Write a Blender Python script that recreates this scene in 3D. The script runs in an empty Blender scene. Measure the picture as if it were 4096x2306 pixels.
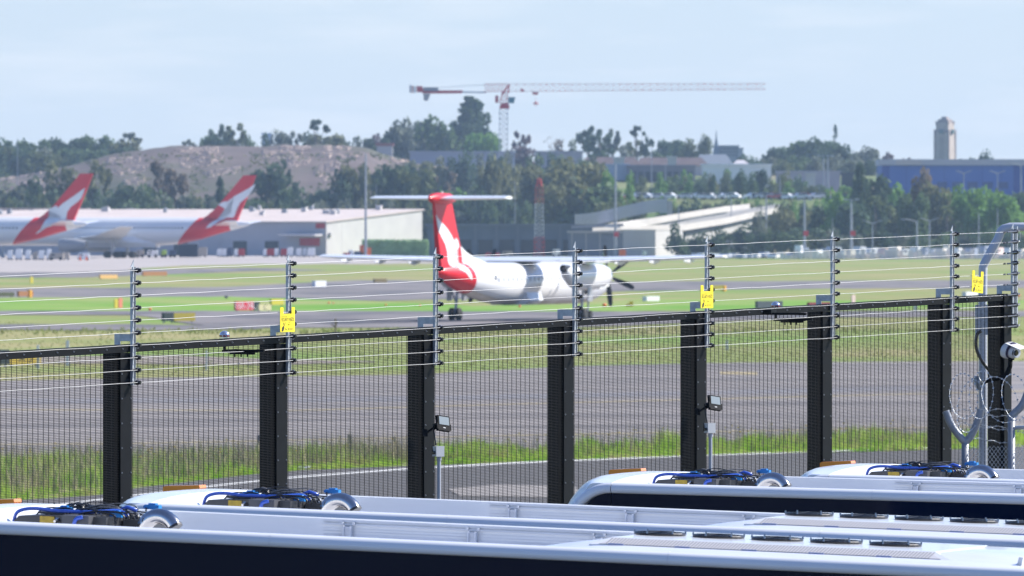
import bpy, bmesh, math, random
from mathutils import Vector, Matrix
from mathutils.noise import noise as pnoise
random.seed(7)
R = math.radians
scene = bpy.context.scene
col = scene.collection
# ---------------------------------------------------------------- camera, sky, sun
F = 38000.0; CX = 2048.0; HY = 913.0; H = 6.1        # focal length (px of the 4096 px photo), horizon row, eye height
cam_d = bpy.data.cameras.new('camera'); cam = bpy.data.objects.new('camera', cam_d); col.objects.link(cam)
cam.location = (0, 0, H)
cam.rotation_euler = (math.pi/2 - math.atan((1153-HY)/F), 0, 0)
cam_d.sensor_width = 36; cam_d.lens = 36*F/4096
cam_d.clip_start = 1; cam_d.clip_end = 9000
cam_d.dof.use_dof = True; cam_d.dof.focus_distance = 73; cam_d.dof.aperture_fstop = 13.5
scene.camera = cam
SUN_AZ = (0.937, 0.348); SUN_EL = R(38)
sun_v = Vector((SUN_AZ[0]*math.cos(SUN_EL), SUN_AZ[1]*math.cos(SUN_EL), math.sin(SUN_EL))).normalized()
w = bpy.data.worlds.new('World'); scene.world = w; w.use_nodes = True
nt = w.node_tree; nt.nodes.clear()
N = nt.nodes.new; L = nt.links.new
out = N('ShaderNodeOutputWorld'); bg = N('ShaderNodeBackground'); bg.inputs['Strength'].default_value = 0.072
sky = N('ShaderNodeTexSky'); sky.sky_type = 'NISHITA'; sky.sun_disc = False
sky.sun_elevation = SUN_EL; sky.sun_rotation = math.atan2(SUN_AZ[0], SUN_AZ[1])
sky.air_density = 1.0; sky.dust_density = 0.3; sky.ozone_density = 2.0
# thin cloud veil: streaky noise in the sky direction
tc = N('ShaderNodeTexCoord'); mp = N('ShaderNodeMapping'); mp.inputs['Scale'].default_value = (28, 28, 190)
nz = N('ShaderNodeTexNoise'); nz.inputs['Scale'].default_value = 1.0; nz.inputs['Detail'].default_value = 5
nz.inputs['Roughness'].default_value = 0.55
cr = N('ShaderNodeValToRGB'); cr.color_ramp.elements[0].position = 0.48; cr.color_ramp.elements[1].position = 0.85
cr.color_ramp.elements[0].color = (0, 0, 0, 1); cr.color_ramp.elements[1].color = (1, 1, 1, 1)
tint = N('ShaderNodeMix'); tint.data_type = 'RGBA'; tint.blend_type = 'MULTIPLY'; tint.inputs['Factor'].default_value = 1
tint.inputs['B'].default_value = (0.64, 0.90, 1.36, 1)
hm_ = N('ShaderNodeMix'); hm_.data_type = 'RGBA'; hm_.inputs['B'].default_value = (5.85, 6.62, 7.75, 1)   # pale band low over the horizon
sep = N('ShaderNodeSeparateXYZ'); rmp = N('ShaderNodeMapRange'); rmp.interpolation_type = 'SMOOTHSTEP'
rmp.inputs['From Min'].default_value = -0.02; rmp.inputs['From Max'].default_value = 0.12; rmp.inputs['To Min'].default_value = 0.93; rmp.inputs['To Max'].default_value = 0.0
L(tc.outputs['Generated'], sep.inputs[0]); L(sep.outputs['Z'], rmp.inputs['Value']); L(rmp.outputs['Result'], hm_.inputs['Factor'])
mx = N('ShaderNodeMix'); mx.data_type = 'RGBA'; mx.inputs['B'].default_value = (7.9, 8.15, 8.6, 1)
mfac = N('ShaderNodeMath'); mfac.operation = 'MULTIPLY'; mfac.inputs[1].default_value = 0.6
L(tc.outputs['Generated'], mp.inputs['Vector']); L(mp.outputs['Vector'], nz.inputs['Vector'])
L(nz.outputs['Fac'], cr.inputs['Fac']); L(cr.outputs['Color'], mfac.inputs[0]); L(mfac.outputs[0], mx.inputs['Factor'])
L(sky.outputs['Color'], tint.inputs['A']); L(tint.outputs['Result'], hm_.inputs['A']); L(hm_.outputs['Result'], mx.inputs['A'])
L(mx.outputs['Result'], bg.inputs['Color']); L(bg.outputs['Background'], out.inputs['Surface'])
sd = bpy.data.lights.new('sun', 'SUN'); sd.energy = 5.0; sd.angle = R(0.5); sd.color = (1.0, 0.95, 0.88)
so = bpy.data.objects.new('sun', sd); col.objects.link(so)
so.rotation_euler = sun_v.to_track_quat('Z', 'Y').to_euler(); so.location = (0, 0, 60)
vs = scene.view_settings; vs.view_transform = 'Standard'; vs.look = 'None'; vs.gamma = 1; vs.use_curve_mapping = False
vs.exposure = 0.82
scene.render.film_transparent = False
scene.cycles.max_bounces = 6; scene.cycles.transparent_max_bounces = 8; scene.cycles.volume_bounces = 0

# ---------------------------------------------------------------- helpers
def W(x, y, D):      # point seen at photo pixel (x, y), D metres away
    return Vector(((x-CX)/F*D, D, H-(y-HY)/F*D))
def G(x, y, z=0.0):  # point of the flat field seen at photo pixel (x, y)
    D = F*(H-z)/(y-HY)
    return Vector(((x-CX)/F*D, D, z))
def DG(y): return F*H/(y-HY)

_m = {}
def translucent(m, f=0.35):
    t = m.node_tree; p = t.nodes['Principled BSDF']; o = t.nodes['Material Output']
    if 'Mix Shader' in t.nodes: return m
    k = t.nodes.new('ShaderNodeMixShader'); k.inputs[0].default_value = f; r = t.nodes.new('ShaderNodeBsdfTranslucent')
    if p.inputs['Base Color'].links: t.links.new(p.inputs['Base Color'].links[0].from_socket, r.inputs['Color'])
    else: r.inputs['Color'].default_value = p.inputs['Base Color'].default_value
    t.links.new(p.outputs[0], k.inputs[1]); t.links.new(r.outputs[0], k.inputs[2]); t.links.new(k.outputs[0], o.inputs['Surface'])
    return m
def mat(name, c, c2=None, scale=3.0, rough=0.6, metal=0.0, bump=0.0, spec=0.5, coat=0.0, emit=None, detail=4, stretch=None, lo=0.35, hi=0.65, c3=None, scale3=1.0):
    if name in _m: return _m[name]
    m = bpy.data.materials.new(name); m.use_nodes = True
    t = m.node_tree; p = t.nodes['Principled BSDF']
    p.inputs['Base Color'].default_value = (*c, 1); p.inputs['Roughness'].default_value = rough
    p.inputs['Metallic'].default_value = metal; p.inputs['Specular IOR Level'].default_value = spec
    if coat: p.inputs['Coat Weight'].default_value = coat; p.inputs['Coat Roughness'].default_value = 0.08
    if c2 or bump:
        g = t.nodes.new('ShaderNodeTexCoord'); src = g.outputs['Object']
        if stretch:
            q = t.nodes.new('ShaderNodeMapping'); q.inputs['Scale'].default_value = stretch
            t.links.new(src, q.inputs['Vector']); src = q.outputs['Vector']
        n = t.nodes.new('ShaderNodeTexNoise'); n.inputs['Scale'].default_value = scale; n.inputs['Detail'].default_value = detail
        n.inputs['Roughness'].default_value = 0.6
        t.links.new(src, n.inputs['Vector'])
        if c2:
            r = t.nodes.new('ShaderNodeValToRGB'); r.color_ramp.elements[0].position = lo; r.color_ramp.elements[1].position = hi
            r.color_ramp.elements[0].color = (*c, 1); r.color_ramp.elements[1].color = (*c2, 1)
            t.links.new(n.outputs['Fac'], r.inputs['Fac']); last = r.outputs['Color']
            if c3:
                n3 = t.nodes.new('ShaderNodeTexNoise'); n3.inputs['Scale'].default_value = scale3; n3.inputs['Detail'].default_value = 6
                t.links.new(src, n3.inputs['Vector'])
                r3 = t.nodes.new('ShaderNodeValToRGB'); r3.color_ramp.elements[0].position = 0.48; r3.color_ramp.elements[1].position = 0.66
                t.links.new(n3.outputs['Fac'], r3.inputs['Fac'])
                k = t.nodes.new('ShaderNodeMix'); k.data_type = 'RGBA'; k.inputs['B'].default_value = (*c3, 1)
                t.links.new(r3.outputs['Color'], k.inputs['Factor']); t.links.new(last, k.inputs['A']); last = k.outputs['Result']
            t.links.new(last, p.inputs['Base Color'])
        if bump:
            b = t.nodes.new('ShaderNodeBump'); b.inputs['Strength'].default_value = bump; b.inputs['Distance'].default_value = 0.02
            t.links.new(n.outputs['Fac'], b.inputs['Height']); t.links.new(b.outputs['Normal'], p.inputs['Normal'])
    if emit: p.inputs['Emission Color'].default_value = (*emit, 1); p.inputs['Emission Strength'].default_value = 1
    _m[name] = m
    return m

class MB:
    def __init__(s): s.v = []; s.f = []
    def add(s, vs, fs):
        o = len(s.v); s.v += [tuple(p) for p in vs]; s.f += [tuple(i+o for i in f) for f in fs]; return s
    def box(s, x0, x1, y0, y1, z0, z1, M=None):
        P = [Vector((x, y, z)) for z in (z0, z1) for y in (y0, y1) for x in (x0, x1)]
        if M: P = [M @ p for p in P]
        return s.add(P, [(0,2,3,1),(4,5,7,6),(0,1,5,4),(2,6,7,3),(0,4,6,2),(1,3,7,5)])
    def hexa(s, a, b):   # a, b: two quads joined
        return s.add(list(a)+list(b), [(3,2,1,0),(4,5,6,7),(0,1,5,4),(1,2,6,5),(2,3,7,6),(3,0,4,7)])
    def bar(s, a, b, w, h=None, up=Vector((0,0,1))):   # straight bar of width w, height h
        a = Vector(a); b = Vector(b); h = h or w; d = (b-a).normalized()
        if abs(d.dot(up)) > 0.98: up = Vector((0, 1, 0))
        r = d.cross(up).normalized(); u = r.cross(d)
        q = [(-w/2,-h/2),(w/2,-h/2),(w/2,h/2),(-w/2,h/2)]
        return s.hexa([a+r*i+u*j for i, j in q], [b+r*i+u*j for i, j in q])
    def tube(s, path, r, n=8, cap=True):
        path = [Vector(p) for p in path]; rr = r if isinstance(r, (list, tuple)) else [r]*len(path)
        o = len(s.v); pu = None
        for i, p in enumerate(path):
            d = (path[min(i+1, len(path)-1)]-path[max(i-1, 0)]).normalized()
            if pu is None: pu = d.orthogonal().normalized()
            pu = (pu-d*pu.dot(d)).normalized(); q = d.cross(pu)
            for k in range(n):
                a = 2*math.pi*k/n; s.v.append(tuple(p+(pu*math.cos(a)+q*math.sin(a))*rr[i]))
        m = len(path)
        for i in range(m-1):
            for k in range(n):
                s.f.append((o+i*n+k, o+i*n+(k+1) % n, o+(i+1)*n+(k+1) % n, o+(i+1)*n+k))
        if cap: s.f.append(tuple(o+k for k in range(n))[::-1]); s.f.append(tuple(o+(m-1)*n+k for k in range(n)))
        return s
    def loft(s, rings, cap=(True, True), closed=True):
        o = len(s.v); n = len(rings[0])
        for r in rings: s.v += [tuple(p) for p in r]
        for i in range(len(rings)-1):
            for k in range(n if closed else n-1):
                s.f.append((o+i*n+k, o+i*n+(k+1) % n, o+(i+1)*n+(k+1) % n, o+(i+1)*n+k))
        if cap[0]: s.f.append(tuple(o+k for k in range(n))[::-1])
        if cap[1]: s.f.append(tuple(o+(len(rings)-1)*n+k for k in range(n)))
        return s
    def prism(s, poly, h0, h1, ax='z'):
        def P(a, b, h): return {'z': (a, b, h), 'y': (a, h, b), 'x': (h, a, b)}[ax]
        return s.loft([[P(a, b, h0) for a, b in poly], [P(a, b, h1) for a, b in poly]])
    def disc(s, c, r, h, n=20, ax='z', r2=None):
        c = Vector(c); e = {'z': Vector((0,0,1)), 'y': Vector((0,1,0)), 'x': Vector((1,0,0))}[ax]
        return s.tube([c, c+e*h], [r, r2 if r2 is not None else r], n)
    def build(s, name, m, parent=None, smooth=False, fix=True):
        me = bpy.data.meshes.new(name); me.from_pydata(s.v, [], s.f)
        if fix:
            b = bmesh.new(); b.from_mesh(me); bmesh.ops.recalc_face_normals(b, faces=b.faces); b.to_mesh(me); b.free()
        if smooth:
            me.polygons.foreach_set('use_smooth', [True]*len(me.polygons))
            if smooth == 'auto':
                try: me.set_sharp_from_angle(angle=R(38))
                except Exception: pass
        me.update()
        if m: me.materials.append(m)
        o = bpy.data.objects.new(name, me); col.objects.link(o)
        if parent: o.parent = parent
        return o
def tag(o, label=None, cat=None, group=None, kind=None):
    if label: o['label'] = label
    if cat: o['category'] = cat
    if group: o['group'] = group
    if kind: o['kind'] = kind
    return o
def empty(name, loc, label, cat, group=None, rz=0.0, M=None):
    o = bpy.data.objects.new(name, None); col.objects.link(o); o.empty_display_size = 0.2
    if M is not None: o.matrix_world = M
    else: o.location = loc; o.rotation_euler = (0, 0, rz)
    return tag(o, label, cat, group)
def copy_tree(o, parent=None, kids=None):
    if kids is None:
        kids = {}
        for q in bpy.data.objects:
            if q.parent: kids.setdefault(q.parent.name, []).append(q)
    c = o.copy(); col.objects.link(c); c.parent = parent
    for ch in kids.get(o.name, []): copy_tree(ch, c, kids)
    return c
def dup(o, parent, loc=None, name=None):
    c = o.copy(); col.objects.link(c); c.parent = parent
    if loc is not None: c.location = loc
    return c
def curve(P, k=5):   # Catmull-Rom through the points
    P = [Vector(p) for p in P]; Q = [P[0]*2-P[1]]+P+[P[-1]*2-P[-2]]; o = []
    for i in range(1, len(Q)-2):
        a, b, c, d = Q[i-1:i+3]
        for j in range(k):
            t = j/k; o.append(0.5*((2*b)+(c-a)*t+(2*a-5*b+4*c-d)*t*t+(3*b-a-3*c+d)*t**3))
    return o+[P[-1]]
def interp(tab, x):
    if x <= tab[0][0]: return tab[0][1]
    for (a, b), (c, d) in zip(tab, tab[1:]):
        if x <= c: return b+(d-b)*(x-a)/(c-a)
    return tab[-1][1]
def ordinal(n):
    W1 = ['first','second','third','fourth','fifth','sixth','seventh','eighth','ninth','tenth','eleventh','twelfth','thirteenth','fourteenth','fifteenth','sixteenth','seventeenth','eighteenth','nineteenth','twentieth']
    T = {2:'twenty',3:'thirty',4:'forty',5:'fifty'}
    if n <= 20: return W1[n-1]
    d, u = divmod(n, 10)
    return T[d]+'-'+W1[u-1] if u else {3:'thirtieth',4:'fortieth',5:'fiftieth'}[d]
# ================================================================ THE GROUND
asphalt = mat('asphalt', (0.17,0.157,0.157), (0.215,0.198,0.195), scale=0.05, rough=0.9, stretch=(1,0.25,1), spec=0.2, c3=(0.10,0.10,0.11), scale3=0.12)
asphalt_near = mat('runway_asphalt', (0.21,0.192,0.185), (0.27,0.248,0.235), scale=0.10, rough=0.9, stretch=(0.3,1,1), spec=0.2, c3=(0.155,0.145,0.145), scale3=0.16)
asphalt_dark = mat('road_asphalt', (0.095,0.092,0.092), (0.125,0.12,0.118), scale=1.5, rough=0.92, spec=0.2, detail=8)
concrete = mat('apron_concrete', (0.33,0.30,0.28), (0.40,0.36,0.34), scale=0.03, rough=0.85, spec=0.25)
yard_m = mat('yard_asphalt', (0.10,0.10,0.10), (0.13,0.13,0.13), scale=1.2, rough=0.9, spec=0.3)
grass_m = mat('field_grass', (0.20,0.235,0.075), (0.30,0.27,0.13), scale=0.05, rough=0.95, stretch=(1,0.5,1), spec=0.1, c3=(0.17,0.26,0.06), scale3=0.03)
green_m = mat('mown_green_grass', (0.12,0.27,0.035), (0.22,0.32,0.075), scale=0.06, rough=0.95, stretch=(1,0.4,1), spec=0.1, c3=(0.27,0.29,0.11), scale3=0.03)
white_paint = mat('line_paint', (0.72,0.72,0.7), (0.5,0.5,0.48), scale=3, rough=0.8)
yellow_paint = mat('yellow_line_paint', (0.42,0.34,0.16), (0.3,0.25,0.15), scale=2, rough=0.85)
def sheet(name, pts, z, m, kind='structure', label=None):
    b = MB(); b.add([(p[0], p[1], z) for p in pts], [tuple(range(len(pts)))])
    return tag(b.build(name, m), label, kind=kind)
# field: one sheet to the horizon
b = MB(); xs = [-2600,-900,-300,-60,0,60,300,900,2600]; ys = [-400,92,200,500,1000,2000,4000,7500]
b.add([(x, y, 0) for y in ys for x in xs], [(j*9+i, j*9+i+1, (j+1)*9+i+1, (j+1)*9+i) for j in range(7) for i in range(8)])
tag(b.build('ground', grass_m), kind='structure')
def band(name, top, bot, m, z, x0=-250, x1=4350, n=60, wob=1.2):
    """strip of field between two sight lines given as (x, y) tables"""
    b = MB(); P = []
    for i in range(n+1):
        x = x0+(x1-x0)*i/n
        yt = interp(top, x)+wob*pnoise(Vector((x*0.013, 3.1*z*100, 1)))*1.6+wob*0.8*pnoise(Vector((x*0.07, 1, z*77)))
        yb = interp(bot, x)+wob*pnoise(Vector((x*0.011, 7.7, z*100)))*1.6+wob*0.8*pnoise(Vector((x*0.06, 5, z*77)))
        a = G(x, yt); c = G(x, max(yb, yt+0.4)); P += [(a.x, a.y, z), (c.x, c.y, z)]
    b.add(P, [(2*i, 2*i+1, 2*i+3, 2*i+2) for i in range(n)])
    return tag(b.build(name, m), kind='structure')
# far to near
band('apron', [(-250,1020),(700,1018),(1700,1030),(2100,1036)], [(-250,1098),(300,1093),(500,1080),(720,1064),(1000,1058),(1550,1056),(2100,1048)], concrete, 0.012, x1=2100)
band('dark_apron_edge', [(-250,1092),(300,1090),(640,1078),(1000,1072),(1300,1080)], [(-250,1112),(300,1112),(640,1100),(1000,1086),(1300,1082)], asphalt, 0.024, x1=1300)
band('far_taxiway', [(-250,1155),(900,1150),(1400,1122),(1600,1122),(2500,1128),(3300,1124),(4350,1121)], [(-250,1195),(900,1191),(1500,1205),(1900,1196),(2500,1166),(3300,1156),(4350,1152)], asphalt, 0.018)
band('green_verge', [(-250,1194),(900,1189),(1200,1196),(1500,1207),(1900,1226),(2300,1216),(2600,1196),(3000,1200),(3500,1204),(4350,1204)], [(-250,1245),(900,1246),(2300,1248),(4350,1240)], green_m, 0.030)
band('middle_taxiway', [(-250,1246),(700,1246),(2300,1248),(2700,1249),(3300,1248),(4350,1246)], [(-250,1261),(560,1262),(760,1300),(1000,1314),(2300,1312),(2700,1296),(3300,1272),(4350,1268)], asphalt, 0.036)
band('lower_taxiway', [(-250,1300),(500,1300),(700,1303),(1050,1306)], [(-250,1322),(500,1324),(1050,1320)], asphalt, 0.042, x1=1050)
band('gravel_shoulder', [(-250,1430),(700,1424),(1100,1440),(1500,1448)], [(-250,1452),(700,1460),(1100,1462),(1500,1452)], mat('gravel', (0.2,0.17,0.14), (0.26,0.22,0.18), scale=0.3, rough=0.95), 0.03, x1=1500)
band('runway', [(-250,1530),(700,1512),(1600,1503),(1750,1496),(2300,1466),(3000,1452),(4350,1446)], [(-250,1880),(1000,1850),(2200,1812),(3000,1778),(4350,1748)], asphalt_near, 0.02)
band('runway_marking', [(-250,1640),(1160,1645),(2048,1619),(4350,1560)], [(-250,1643),(1160,1648),(2048,1622),(4350,1563)], yellow_paint, 0.028, wob=0)
band('runway_edge_marking', [(-250,1782),(531,1777),(2048,1745),(4350,1700)], [(-250,1785),(531,1780),(2048,1748),(4350,1703)], yellow_paint, 0.028, wob=0)
seam_m = mat('runway_seam_tar', (0.09,0.088,0.095), rough=0.9)
for k, (ya, yb_) in enumerate(((1556,1512),(1588,1540),(1622,1574),(1668,1604),(1706,1640),(1744,1676))):
    band('runway_seam', [(-250,ya),(4350,yb_)], [(-250,ya+1.3+0.3*(k % 3)),(4350,yb_+1.3)], seam_m, 0.026, wob=0.2)
band('rubber_streak', [(-250,1600),(1500,1592),(4350,1535)], [(-250,1618),(1500,1611),(4350,1550)], mat('tyre_rubber_marks', (0.155,0.15,0.16), (0.21,0.20,0.205), scale=0.25, rough=0.9, stretch=(0.2,1,1)), 0.023, wob=1.5)
band('runway_patch', [(2880,1490),(3030,1492)], [(2880,1500),(3030,1503)], yellow_paint, 0.028, x0=2880, x1=3030, n=6, wob=0)
line = [(-250,2085),(0,2050),(293,2017),(531,1988),(794,1955),(1024,1930),(1161,1915),(1645,1879),(2048,1857),(2734,1828),(3244,1811),(3882,1792),(4350,1784)]
grassedge = [(-250,2050),(0,2010),(400,1985),(530,1958),(1000,1903),(1200,1885),(1640,1868),(2400,1843),(3000,1821),(3500,1810),(4350,1786)]
band('service_road', grassedge, [(-250,2900),(4350,2900)], asphalt_dark, 0.02)
band('road_edge_line', [(x, y-3.0) for x, y in line], [(x, y+3.0) for x, y in line], white_paint, 0.026, wob=0.3)
P = [G(x, y) for x, y in [(1790,1962),(1990,1944),(2150,1948),(2300,1952),(2340,2000),(2050,1992),(1840,1990)]]
sheet('concrete_slab', P, 0.032, mat('slab_concrete', (0.3,0.28,0.26), (0.2,0.18,0.17), scale=0.6, rough=0.9, stretch=(0.4,2,1)))
# bus yard, about a metre above the field, with its bank
def yard_z(x, y):
    return 0.95+0.02*(x+3)+0.004*(y-60)
b = MB(); P = []; nx, ny = 12, 10
for j in range(ny+1):
    for i in range(nx+1):
        x = -24+48*i/nx; y = -30+(118)*j/ny
        y = y+max(0, 0)
        P.append((x, y+ (x*0.0), yard_z(x, y)))
b.add(P, [(j*(nx+1)+i, j*(nx+1)+i+1, (j+1)*(nx+1)+i+1, (j+1)*(nx+1)+i) for j in range(ny) for i in range(nx)])
e = [(-24+48*i/nx, 88, yard_z(-24+48*i/nx, 88)) for i in range(nx+1)]
b.add(e+[(x, 93, -0.2) for x, _, _ in e], [(i, i+1, nx+2+i, nx+1+i) for i in range(nx)])
tag(b.build('bus_yard', yard_m), kind='structure')

# ---- grass: roadside strip of tall weeds in front of the runway
blade_m = mat('grass_blades', (0.19,0.39,0.025), (0.38,0.54,0.08), scale=0.35, rough=0.7, spec=0.2, c3=(0.42,0.38,0.17), scale3=1.1)
straw_m = mat('dry_stalks', (0.30,0.26,0.17), (0.42,0.36,0.24), scale=1.0, rough=0.8, spec=0.1)
rnd = random.Random(11)
def blades(b, p, h, w, lean, n=3):
    for k in range(n):
        a = rnd.uniform(0, 6.283); d = Vector((math.cos(a), math.sin(a), 0)); q = p+d*rnd.uniform(0, 0.06)
        s = Vector((-d.y, d.x, 0))*w; hh = h*rnd.uniform(0.6, 1.1)
        t = q+d*(lean*hh*rnd.uniform(0.2, 1.0))+Vector((0,0,hh)); m_ = q+d*(lean*hh*0.2)+Vector((0,0,hh*0.6))
        b.add([q-s, q+s, m_+s*0.8, t, m_-s*0.8], [(0,1,2,4),(4,2,3)])
weed_top = [(-250,1840),(0,1845),(500,1840),(900,1850),(1300,1838),(2000,1812),(2600,1790),(3200,1770),(4350,1745)]
b = MB()
for i in range(34000):
    x = rnd.uniform(-200, 4300); yt = interp(weed_top, x); yb = interp(grassedge, x)-2
    f = rnd.random(); y = yt+(yb-yt)*f
    p = G(x, y); cl = 0.5+0.75*pnoise(Vector((p.x*0.55, p.y*0.16, 0)))+0.45*pnoise(Vector((p.x*1.7, p.y*0.4, 5)))
    if cl < rnd.random()*0.5: continue
    h = (0.10+0.46*max(0, cl-0.15))*(1.0 if f < 0.75 else 0.5)*rnd.uniform(0.5, 1.35)
    blades(b, p, h, 0.010, 0.35, 3)
translucent(blade_m, 0.5); tag(b.build('tall_grass', blade_m, fix=False), kind='stuff')
b = MB()
for i in range(4200):
    x = rnd.uniform(-200, 4300)*(1 if rnd.random() < .45 else .4); yt = interp(weed_top, x); yb = interp(grassedge, x)-10
    p = G(x, yt+(yb-yt)*rnd.random()); 
    blades(b, p, rnd.uniform(0.45, 0.95), 0.005, 0.5, 2)
tag(b.build('dry_stalks', straw_m, fix=False), kind='stuff')
b = MB()
for i in range(120):
    x = rnd.uniform(0, 4100); yt = interp(weed_top, x); yb = interp(grassedge, x)-10
    p = G(x, yt+(yb-yt)*rnd.random()*0.8)+Vector((0,0,rnd.uniform(0.35, 0.6)))
    b.box(-0.025, 0.025, -0.025, 0.025, 0, 0.03, Matrix.Translation(p))
tag(b.build('yellow_flowers', mat('petals', (0.75,0.5,0.03), rough=0.6)), kind='stuff')
# ---- rougher grass on the far bands: tufts standing along and between the pavements
b = MB()
def tufts(x0, x1, top, bot, n, hmin, hmax, w):
    for i in range(n):
        x = rnd.uniform(x0, x1); yt = interp(top, x); yb = interp(bot, x)
        D0, D1 = DG(yb), DG(yt); D = rnd.uniform(D0, D1)
        p = Vector(((x-CX)/F*D, D, 0))
        blades(b, p, rnd.uniform(hmin, hmax), w, 0.4, 3)
tufts(-200, 4300, [(-250,1270),(700,1330),(4350,1275)], [(-250,1528),(700,1508),(1750,1492),(2300,1462),(4350,1444)], 6500, 0.04, 0.10, 0.03)
tufts(-200, 4300, [(-250,1322),(4350,1320)], [(-250,1340),(4350,1334)], 900, 0.1, 0.3, 0.04)
tag(b.build('field_tufts', translucent(mat('tuft_blades', (0.20,0.27,0.065), (0.33,0.32,0.14), scale=0.08, rough=0.8, spec=0.1), 0.5), fix=False), kind='stuff')
# ================================================================ SECURITY FENCE
black = mat('black_powder_coat', (0.0030,0.0034,0.0046), (0.005,0.0055,0.007), scale=8, rough=0.5, spec=0.12)
meshm = mat('fence_wire_coat', (0.008,0.0075,0.008), rough=0.5, spec=0.2)
galv = mat('galvanised_steel', (0.34,0.37,0.41), (0.50,0.53,0.56), scale=22, rough=0.5, metal=0.55, bump=0.1, detail=6)
boltm = mat('bolt_steel', (0.25,0.26,0.28), rough=0.3, metal=0.9)
alu = mat('aluminium_wire', (0.66,0.66,0.65), rough=0.45, metal=0.15, spec=0.6)
insm = mat('black_insulator', (0.012,0.012,0.014), rough=0.22, spec=0.6)
U2 = Vector((6.875, 12.5))/6.0; P0 = Vector((-2.904, 73.1))-U2*0.055      # one bay
BAY = U2.length; fd = U2/BAY                                      # along the fence (right and away)
fn = Vector((fd.y, -fd.x))                                        # out of the fence, towards the viewer
def rail_z(i): return 5.200+0.0453*i
def FM(i):   # frame: x along fence, y out of the fence (towards us), z up; origin at rail-top height on post i
    p = P0+U2*i
    return Matrix(((fd.x, fn.x, 0, p.x), (fd.y, fn.y, 0, p.y), (0, 0, 1, 0), (0, 0, 0, 1)))
fence = empty('security_fence', (P0.x, P0.y, 1.0), 'tall black welded mesh security fence running right to the corner post', 'fence')
fence.matrix_world = FM(0)
SL = 0.0453/BAY   # rail slope per metre
posts = [-1, 0, 1, 2, 3, 4, 5, 6, 6.52]
def gz(i): p = P0+U2*i; return yard_z(p.x, p.y)
def lx(i): return i*BAY
for k, i in enumerate(posts):
    x = lx(i); zt = rail_z(i); zb = gz(i)-0.1
    last = i == 6.52
    b = MB(); b.box(x-0.150, x-0.015, -0.115, -0.012, zb, zt-0.0)
    if last: b.box(x-0.10, x+0.05, -0.012, 0.03, zb, zt)
    po = b.build('fence_post', black, fence)
    b = MB(); b.box(x-0.105+0.0, x+0.065-0.0, 0.006, 0.016, zb, zt-0.058); b.box(x-0.105, x-0.092, -0.012, 0.006, zb, zt-0.06)
    b.build('cover_plate', black, po)
    b = MB(); z = zt-0.22
    while z > zt-2.6:
        for dx in (-0.085, 0.047): b.disc((x+dx, 0.016, z), 0.008, 0.007, 8, 'y', 0.004)
        z -= 0.19
    tag(b.build('bolts', boltm, po), kind='stuff')
ends = posts[:]
for a, c in zip([-1.0]+ends[1:-1], ends[1:]):
    x0, x1 = lx(a)+0.0, lx(c)
    za, zc = rail_z(a), rail_z(c)
    # top rail (angle section) and its bolts
    b = MB()
    b.hexa([(x0, 0.018, za), (x0, 0.018, za-0.055), (x0, 0.012, za-0.055), (x0, 0.012, za)], [(x1, 0.018, zc), (x1, 0.018, zc-0.055), (x1, 0.012, zc-0.055), (x1, 0.012, zc)])
    b.hexa([(x0, 0.018, za+0.006), (x0, 0.018, za+0.001), (x0, -0.035, za+0.001), (x0, -0.035, za+0.006)], [(x1, 0.018, zc+0.006), (x1, 0.018, zc+0.001), (x1, -0.035, zc+0.001), (x1, -0.035, zc+0.006)])
    rl = b.build('top_rail', black, fence)
    b = MB(); n = max(2, int(round((x1-x0)/0.24)))
    for q in range(n):
        xx = x0+0.14+q*0.24
        if xx > x1-0.05: break
        b.disc((xx, 0.018, za+SL*(xx-x0)-0.027), 0.008, 0.009, 8, 'y', 0.004)
    tag(b.build('bolts', boltm, rl), kind='stuff')
    # welded mesh: 76.2 x 12.7 mm
    b = MB(); x = x0+0.03; zb = max(gz(a), gz(c))+0.03
    n = 0
    while x < x1:
        zt = za+SL*(x-x0)-0.02
        b.box(x-0.0014, x+0.0014, -0.004, 0.0, zb, zt); x += 0.0762
    z = 0
    while z < min(za, zc)-zb-0.05:
        q0, q1 = za-0.03-z, zc-0.03-z
        r = 0.0014; o = len(b.v)
        for (xx, zz) in ((x0, q0), (x1, q1)):
            b.v += [(xx, 0.0, zz-r), (xx, 0.004, zz-r), (xx, 0.004, zz+r), (xx, 0.0, zz+r)]
        b.f += [(o+0, o+1, o+5, o+4), (o+1, o+2, o+6, o+5), (o+2, o+3, o+7, o+6), (o+3, o+0, o+4, o+7)]
        z += 0.0127
    tag(b.build('mesh_panel', meshm, fence, fix=False), kind='stuff')
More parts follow.
